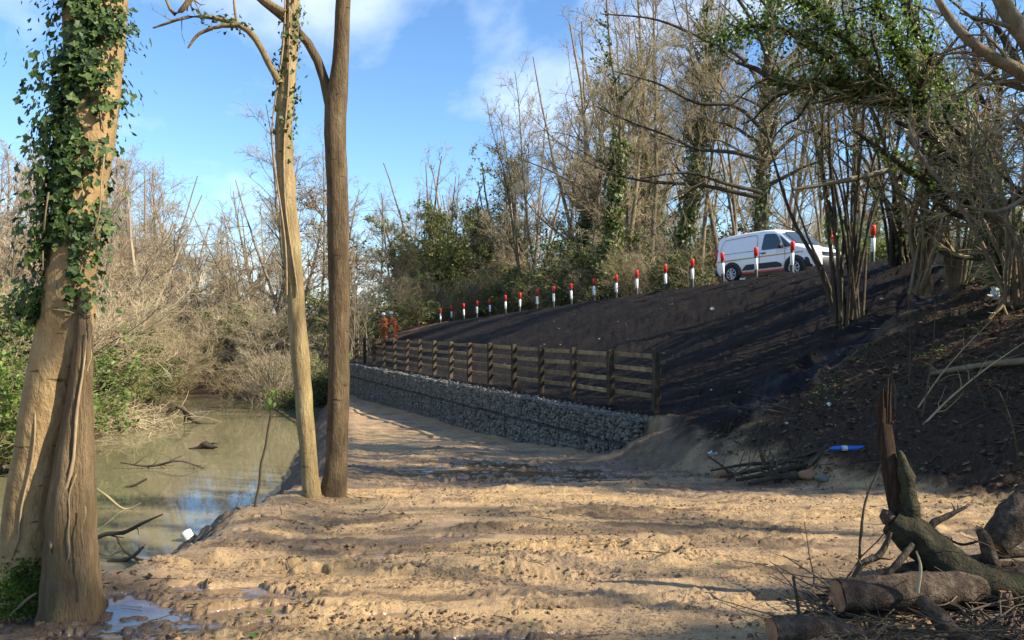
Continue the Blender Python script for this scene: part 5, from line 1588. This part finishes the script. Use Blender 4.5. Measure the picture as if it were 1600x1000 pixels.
stick('dark knotty branch pointing right behind the broken trunk', [(1450, 840, 12, 4.9), (1456, 818, 12, 4.9), (1480, 805, 9, 4.9), (1510, 790, 4, 4.9)], twigs=4)
stick('short upright stick on the mud left of the log pile', [(1248, 968, 6, 4.1), (1243, 930, 5, 4.1), (1238, 900, 5, 4.1)])
stick('bent dark twig beside the propped log', [(1475, 838, 3, 5.1), (1500, 850, 4, 5.1), (1530, 845, 4, 5.1), (1555, 850, 5, 5.1)], twigs=4)
stick('thin pale twig leaning over the log pile', [(1432, 925, 5, 4.2), (1436, 880, 4, 4.2), (1430, 860, 2.5, 4.2)], mat='twig_grey')
stick('mossy forked branch under the mossy trunk', [(1375, 905, 9, 4.5), (1400, 880, 11, 4.5), (1415, 862, 10, 4.52), (1424, 850, 9, 4.55)])
# loose brushwood heaped under and round the logs
g = Geo(); n = 1000
pp = np.stack([rn.uniform(1.35, 3.9, n), rn.uniform(3.6, 5.0, n)], -1)
pp = pp[(pp[:, 0] > 1.4 + (pp[:, 1] - 3.6) * .35)]
zz = terrain(pp[:, 0], pp[:, 1])[0] + rn.uniform(0, .09, len(pp)) * np.clip((pp[:, 0] - 1.3) / 1.0, 0, 1.4)
Pb, Rb = grow(rn, np.column_stack([pp, zz]), np.column_stack([rn.normal(0, 1, (len(pp), 2)), rn.normal(.03, .13, len(pp))]), rn.uniform(.12, .7, len(pp)), rn.uniform(.002, .008, len(pp)), .4, 5, .14, -.02)
g.tubes(Pb, Rb, 5)
tag(obj('brushwood', g.mesh('brushwood', M['twig_dark'])), 'loose dark twigs heaped around the log pile', 'brushwood', kind='stuff')

# brush heap at the foot of the bank
bh = root('brush_heap', at(1190, 748, 10.8), 'heap of bare cut branches at the foot of the black slope', 'branches')
lim = [limb(p, 16) for p in ([(1110, 735, 3, 10.7), (1160, 726, 5, 10.8), (1215, 722, 6, 10.9), (1290, 700, 4, 11)], [(1125, 745, 4, 10.5), (1180, 735, 6, 10.6), (1240, 720, 7, 10.8), (1310, 742, 8, 11)],
       [(1105, 712, 2, 11), (1135, 735, 4, 10.9), (1140, 755, 4, 10.7)], [(1185, 695, 4, 10.9), (1195, 725, 7, 10.8), (1225, 752, 8, 10.7)], [(1150, 750, 5, 10.4), (1200, 740, 8, 10.5), (1260, 725, 6, 10.7)],
       [(1240, 730, 8, 10.8), (1275, 735, 9, 10.8), (1320, 742, 7, 10.9)], [(1265, 730, 4, 10.8), (1282, 710, 4, 10.8), (1292, 692, 2, 10.8)], [(1208, 712, 4, 10.7), (1205, 740, 8, 10.6), (1218, 756, 9, 10.5)], [(1170, 755, 6, 10.3), (1215, 745, 9, 10.4), (1290, 750, 7, 10.6)])]
P1 = np.stack([l[0] for l in lim]); R1 = np.stack([l[1] for l in lim])
P2, R2 = spawn(rn, P1, R1, 60, .1, 1, (20, 70), .4, .5, npts=5, wander=.25, trop=.02, rmin=.004); P3, R3 = spawn(rn, P2, R2, 110, .1, 1, (20, 70), .5, .6, npts=4, rmin=.003)
for k in range(len(lim)):
    wchild('branch', Geo().tubes(P1[k], R1[k], 7, lump=.07, rng=rn).mesh('branch', M['log_bark'] if k % 2 else M['bark_dark']), bh)
wchild('twigs', Geo().tubes(P2, R2, 5).tubes(P3, R3, 4).mesh('twigs', M['twig_dark']), bh)
# blue tube, litter
M['blue'] = plain('blue_plastic', (.015, .12, .52), .4, var=.1)
M['paper'] = plain('pale_litter', (.55, .60, .58), .7, var=.15)
def on_ground(px, py):
    """walk along the sight line of a photo pixel until it meets the ground"""
    Y = np.arange(3.2, 60, .04); d = at(px, py, 1.0)
    z = terrain(d[0] * Y, Y)[0]
    k = np.argmax(z > d[2] * Y)
    return np.array([d[0] * Y[k], Y[k], z[k]])
c = on_ground(1326, 706)
o = root('plastic_tube', c, 'bright blue plastic tube lying on the dark bank', 'tube')
bt_ = Geo().tubes(np.array([c + [-.27, .02, .035], c + [-.2, 0, .045], c + [0, 0, .045], c + [.2, 0, .045], c + [.235, 0, .04]]), np.array([.006, .033, .036, .036, .026]), 12, cap=True)
wchild('tube', bt_.mesh('tube', M['blue']), o)
wchild('label_band', Geo().tubes(np.array([c + [-.11, 0, .045], c + [-.03, 0, .045]]), np.array([.0375, .0375]), 12).mesh('label_band', M['paper']), o)
for k, (px, py, s, lab) in enumerate(((1112, 716, .12, 'crumpled pale scrap of plastic at the left end of the brush heap'), (1296, 635, .07, 'white scrap lying on the leafy bank above the blue tube'), (1228, 666, .06, 'white scrap on the black soil left of the blue tube'), (1114, 484, .09, 'small pale scrap high on the black slope'), (1111, 611, .05, 'tiny white chip halfway down the black slope'),
                                      (1555, 465, .22, 'pale plastic rag caught among stems at the right edge'))):
    c = on_ground(px, py)
    g = Geo()
    for j in range(4): g.stamp(*IVY, (c + rn.normal(0, s * .18, 3) + [0, 0, s * .25])[None], rots(rn, 1), np.array([s]))
    o = obj('litter_scrap', g.mesh('litter_scrap', M['paper'], False)); tag(o, lab, 'litter')
for k, (px, py, s, lab) in enumerate(((1284, 752, .20, 'grey stone at the right end of the brush heap'), (1130, 745, .30, 'tan lump of clay left of the brush heap'), (1262, 748, .26, 'yellowish clay lump beside the grey stone'), (140, 955, .07, 'pale stone in the mud at the foot of the ivied tree'), (105, 935, .06, 'small pale stone between the roots of the ivied tree'))):
    c = on_ground(px, py)
    bm = bmesh.new(); bmesh.ops.create_icosphere(bm, subdivisions=3, radius=.5)
    for v in bm.verts: v.co *= 1 + .35 * mnoise.noise(v.co * 2.2 + Vector((k * 5, 0, 0)))
    me = bpy.data.meshes.new('stone'); bm.to_mesh(me); bm.free(); me.materials.append(M['stone'] if k in (0, 3, 4) else M['clay'] if 'clay' in M else M['cut'])
    for p in me.polygons: p.use_smooth = True
    o = obj('loose_stone', me); o.location = c + [0, 0, s * .12]; o.scale = (s, s * .8, s * .6); tag(o, lab, 'stone')

# saplings and sticks on the leafy bank
def bank_stick(px0, py0, px1, py1, w, lab, bow=12, twigs=7, mat='twig_grey'):
    c = on_ground(px0, py0); Y = c[1]; w = w * .62; mat = {'twig_pale': 'twig_brown', 'twig_grey': 'twig_dark'}.get(mat, mat)
    stick(lab, [(px0, py0 + 3, w, Y), ((px0 * .65 + px1 * .35) + bow, py0 * .65 + py1 * .35, w * .85, Y - .1), ((px0 * .3 + px1 * .7) + bow, py0 * .3 + py1 * .7, w * .6, Y - .2), (px1, py1, w * .3, Y - .3)], mat=mat, name='sapling', twigs=twigs, cat='sapling')
bank_stick(1398, 640, 1365, 545, 5, 'thin sapling just right of the broken trunk top, leaning left')
bank_stick(1440, 650, 1462, 470, 5, 'upright slim sapling in the middle of the leafy bank', 4)
bank_stick(1438, 665, 1600, 535, 6, 'long pale sapling leaning right across the bank', -8, 9, 'twig_pale')
bank_stick(1430, 640, 1550, 500, 5, 'pale sapling leaning right above the long one', -6, 8, 'twig_pale')
bank_stick(1420, 600, 1415, 430, 4, 'dark slim upright sapling below the coppice stools', 4, 6, 'twig_dark')
bank_stick(1540, 640, 1500, 560, 4, 'small twiggy sapling near the fallen pole', 5, 9)
bank_stick(1590, 720, 1560, 610, 4, 'small twiggy sapling low at the right edge', 5, 9)
P_ = [on_ground(1452, 592) + [0, 0, .06], on_ground(1530, 580) + [0, 0, .08], on_ground(1625, 572) + [0, 0, .08]]
o = root('fallen_pole', P_[0], 'long grey pole lying across the leafy bank', 'pole')
cc = catmull(np.array(P_), 12); wchild('stem', trunk_geo(Geo(), cc, np.linspace(.035, .055, 12), 10, lump=.06).mesh('stem', M['bark_mid']), o)
stick('long bare bough slanting across the coppice stems', [(1442, 246, 10, 16), (1400, 262, 9, 16), (1330, 280, 8, 16), (1240, 296, 5, 16)], mat='twig_grey', twigs=3)

# ------------------------------------------------------------------ in and around the pond
def water_pt(px, py):
    Y = -WATER * FPX / (py - 511.0); return at(px, py, Y)
def pstick(lab, pts, mat='twig_dark', twigs=0, rise=None):
    Yb = -WATER * FPX / (max(p[1] for p in pts) - 511.0)
    stick(lab, [(a, b, c, Yb) for a, b, c in pts], mat=mat, twigs=twigs, name='pond_branch')
pstick('long dark forked branch curving out of the water at left', [(140, 852, 8), (160, 836, 7), (195, 831, 6), (222, 818, 5), (255, 803, 2)], twigs=2)
pstick('dark angled branch in the water just below the long one', [(170, 876, 5), (195, 874, 7), (212, 866, 6), (225, 854, 4)], twigs=2)
pstick('thin dark branch reaching right near the muddy shore', [(184, 838, 3), (194, 856, 4), (215, 872, 4), (252, 874, 3)])
pstick('pale straight stick lying in the water behind the ivied tree', [(140, 755, 3), (165, 772, 3.5), (200, 795, 3), (222, 785, 2)], mat='twig_brown')
pstick('short dark stick in the middle of the pond', [(196, 761, 3), (212, 757, 4), (230, 748, 3)])
pstick('short white stick poking up near the muddy shore', [(254, 905, 3), (265, 892, 3), (277, 874, 2)], mat='twig_pale')
pstick('thin twiggy branch lying along the water in midpond', [(190, 722, 3), (235, 728, 4), (285, 720, 3), (320, 732, 2)], twigs=16)
pstick('arched dark driftwood by the far left shore', [(258, 655, 5), (268, 640, 7), (283, 636, 8), (296, 650, 8), (312, 660, 7), (335, 662, 4)], twigs=4)
pstick('long bare bough sweeping low over the far water', [(150, 604, 3), (250, 596, 5), (300, 604, 6), (360, 580, 5), (400, 540, 3)], twigs=14, mat='twig_grey')
c = water_pt(320, 701)
o = root('driftwood', c, 'dark half sunken lump of driftwood in midpond', 'driftwood')
g = trunk_geo(Geo(), catmull(np.array([c + [-.55, 0, .0], c + [-.2, 0, .04], c + [0, .05, .14], c + [.2, 0, .08], c + [.5, -.1, .07]]), 16), np.interp(np.arange(16), [0, 5, 8, 11, 15], [.02, .07, .13, .10, .02]), 10, lump=.15)
wchild('wood', g.mesh('wood', M['bark_dark']), o)
wchild('stub', Geo().tubes(np.array([c + [.1, 0, .1], c + [.3, 0, .2], c + [.5, 0, .16]]), np.array([.05, .035, .01]), 7).mesh('stub', M['bark_dark']), o)
c = water_pt(300, 846)
o = root('white_tub', c, 'white tub half sunk at a slant near the muddy shore', 'tub')
ax = nrm(np.array([-.55, .25, .62])); A = nrm(np.cross(ax, [0, 1., .2])); B = np.cross(ax, A); aa = np.arange(18) / 18 * 2 * math.pi
def tubring(t, r): return [c + np.array([.06, 0, -.08]) + ax * t + r * (math.cos(x) * A + math.sin(x) * B) for x in aa]
V = sum([tubring(t, r) for t, r in ((-.1, .085), (.30, .105), (.31, .112), (.335, .112), (.335, .098), (.16, .09))], [])
g = Geo().add(V, Q=[[i * 18 + j, i * 18 + (j + 1) % 18, (i + 1) * 18 + (j + 1) % 18, (i + 1) * 18 + j] for i in range(5) for j in range(18)])
M['tub'] = plain('weathered_white_plastic', (.62, .60, .54), .6, var=.15)
wchild('shell', g.mesh('shell', M['tub']), o)
V = tubring(.17, .092); g = Geo().add(np.vstack([V, np.mean(V, 0)]), T=[[j, (j + 1) % 18, 18] for j in range(18)])
wchild('dark_inside', g.mesh('dark_inside', M['gab_dark']), o)
# thin sapling on the lip of the bank
P_, R_ = limb([(395, 822, 4.5, 8.1), (402, 780, 4.2, 8.1), (411, 715, 3.8, 8.1), (421, 665, 3.4, 8.1), (424, 630, 3, 8.1), (426, 608, 1.5, 8.1)], 20)
P_ = P_ + np.stack([.006 * np.sin(np.arange(20) * 1.3), np.zeros(20), np.zeros(20)], -1)
o = root('sapling', P_[0], 'thin dark sapling with a few leaves on the lip of the pond bank', 'sapling')
wchild('stem', Geo().tubes(P_, R_, 7).mesh('stem', M['twig_dark']), o)
g = Geo(); leaves_on(rn, g, P_[None], R_[None], 22, .84, 1, .05, (.05, .09), LEAF); wchild('leaves', g.mesh('leaves', M['bush_green']), o)
# heap of dead sticks at the left shore
c0 = water_pt(192, 668)
o = root('stick_heap', c0, 'pale heap of dead sticks and reeds on the left shore', 'branches')
g = Geo(); n = 420
p0 = c0 + rn.normal(0, 1, (n, 3)) * np.array([1.0, 1.2, .1]) + np.array([0, 0, .25]); p0[:, 2] += .55 * np.exp(-((p0[:, 0] - c0[0]) / .9)**2) * rn.random(n)
Pb, Rb = grow(rn, p0, np.column_stack([rn.normal(0, 1, n), rn.normal(0, .6, n), rn.normal(0, .3, n)]), rn.uniform(.5, 1.7, n), rn.uniform(.008, .022, n), .4, 5, .14, -.06)
g.tubes(Pb, Rb, 5); wchild('sticks', g.mesh('sticks', M['twig_pale']), o)['kind'] = 'stuff'

# ------------------------------------------------------------------ loose matter on the ground
bmi = bmesh.new(); bmesh.ops.create_icosphere(bmi, subdivisions=1, radius=.5); bmi.free()
def scatter(name, label, cat, mat, n, region, size, tpl_list, flat, seed, smooth_=True, lift=0.1):
    r_ = np.random.default_rng(seed)
    pts = region(r_, n); tz = terrain(pts[:, 0], pts[:, 1])
    keep = tz[3] < .3
    if 'mud' in name: keep &= (tz[1] < .3) & (tz[2] < .3) & (tz[6] < .2)
    pts = pts[keep]; z = tz[0][keep]
    s = r_.uniform(0, 1, len(pts))**2.5 * (size[1] - size[0]) + size[0]
    g = Geo(); k = r_.integers(0, len(tpl_list), len(pts))
    for j, tp in enumerate(tpl_list):
        e = k == j
        g.stamp(*tp, np.column_stack([pts[e], z[e] + s[e] * lift]), rots(r_, e.sum(), np.array([0, 0, 1.]), flat), np.column_stack([s[e] * 1.25, s[e], s[e] * .75]))
    o = obj(name, g.mesh(name, mat, smooth_)); tag(o, label, cat, kind='stuff')
def reg_fan(y0, y1, x0, x1):
    def f(r_, n):
        Y = np.exp(r_.uniform(math.log(y0), math.log(y1), n)); X = r_.uniform(x0, x1, n) * Y
        return np.column_stack([X, Y])
    return f
def reg_clump(y0, y1, x0, x1):
    def f(r_, n):
        p = reg_fan(y0, y1, x0, x1)(r_, n * 3)
        d = fbm(p[:, 0] * .9 + 9, p[:, 1] * 1.9 + 4, 4, .6)
        return p[r_.random(len(p)) < np.clip(.10 + d * 1.4, 0.02, 1)][:n]
    return f
def crumb_mat():
    m, nt, b = new_mat('mud_crumb')
    geo = nt.nodes.new('ShaderNodeNewGeometry')
    f = tnoise(nt, 30, 4, .6)
    ff = mth(nt, 'ADD', mth(nt, 'MULTIPLY', f, .3), mth(nt, 'MULTIPLY', geo.outputs['Random Per Island'], .7))
    nt.links.new(ramp(nt, ff, [(.2, (.045, .028, .016)), (.55, (.11, .068, .036)), (.8, (.22, .14, .07)), (.95, (.40, .26, .13))]), b.inputs['Base Color'])
    b.inputs['Roughness'].default_value = .8; bump(nt, b, f, .6, .01)
    return m
M['crumb'] = crumb_mat()
scatter('mud_clods', 'loose clods and crumbs of mud strewn over the track', 'clods', M['crumb'], 14000, reg_clump(3.2, 20, -.55, .62), (.006, .036), STONES, .8, 61, False, .05)
scatter('soil_clods', 'loose dark clods on the black slope', 'clods', plain('black_crumb', (.022, .019, .017), .85, var=.5, scale=20), 5000, lambda r_, n: np.column_stack(xy(r_.uniform(10.6, 44, n), r_.uniform(9.0, 17.8, n))), (.012, .06), STONES, .8, 62, False, .05)
scatter('straw_bits', 'pale wood chips and root bits strewn on the black slope', 'chips', plain('chip', (.12, .09, .066), .85, var=.5, scale=20), 450, lambda r_, n: np.column_stack(xy(r_.uniform(10.6, 44, n), r_.uniform(9.0, 18.3, n))), (.02, .10), [LEAF], .5, 63, False, .25)
scatter('leaf_litter', 'dead brown leaves covering the wooded bank', 'leaf litter', M['litter'], 12000, lambda r_, n: np.column_stack(xy(r_.uniform(-2, 10.6, n), r_.uniform(8.2, 18.6, n))), (.035, .10), [LEAF, IVY], .55, 64, False, .3)
scatter('fallen_leaves', 'few fallen leaves on the mud by the ivied tree', 'leaf litter', M['litter'], 700, lambda r_, n: np.column_stack([r_.uniform(-3.6, -1.2, n), r_.uniform(3.2, 5.2, n)]), (.02, .055), [LEAF, IVY], .5, 65, False, .3)
scatter('green_leaves', 'odd green leaves dropped on the churned mud', 'leaf litter', M['bush_green'], 90, reg_fan(3.4, 11, -.5, .5), (.02, .06), [LEAF, IVY], .4, 66, False, .3)
def twig_litter(name, label, mat, pts, rr, ln, rad):
    z = terrain(pts[:, 0], pts[:, 1])[0] + .012; n = len(pts)
    Pb, Rb = grow(rr, np.column_stack([pts, z]), np.column_stack([rr.normal(0, 1, (n, 2)), rr.normal(.02, .08, n)]), rr.uniform(*ln, n), rr.uniform(*rad, n), .4, 4, .15, .0)
    zz = terrain(Pb[..., 0].ravel(), Pb[..., 1].ravel())[0].reshape(Pb.shape[:2]); Pb[..., 2] = np.maximum(Pb[..., 2], zz + .008)
    tag(obj(name, Geo().tubes(Pb, Rb, 4).mesh(name, mat)), label, 'twigs', kind='stuff')
r_ = np.random.default_rng(71)
twig_litter('bank_twigs', 'fallen twigs scattered over the leafy bank', M['twig_dark'], np.column_stack(xy(r_.uniform(0, 10.6, 520), r_.uniform(8.3, 17.5, 520))), r_, (.2, 1.1), (.004, .011))
twig_litter('track_twigs', 'a few broken twigs trodden into the mud', M['twig_dark'], reg_fan(3.4, 12, -.5, .5)(r_, 110), r_, (.06, .3), (.002, .006))
# moss and low green plants on the bank
gm = Geo(); r_ = np.random.default_rng(72)
for px, py in ((1470, 555), (1445, 560), (1575, 560), (1290, 625), (1300, 600), (1410, 620), (1540, 510), (1480, 500), (1590, 600), (1350, 560)):
    c = on_ground(px, py); n = 34
    q = c[:2] + r_.normal(0, 1, (n, 2)) * np.array([.20, .22]); z = terrain(q[:, 0], q[:, 1])[0]
    gm.stamp(*LEAF, np.column_stack([q, z + .03]), rots(r_, n, np.array([0, 0, 1.]), .7), r_.uniform(.03, .07, n))
tag(obj('ground_plants', gm.mesh('ground_plants', M['ivy_light'], False)), 'patches of low green plants on the leafy bank', 'plants', kind='stuff')
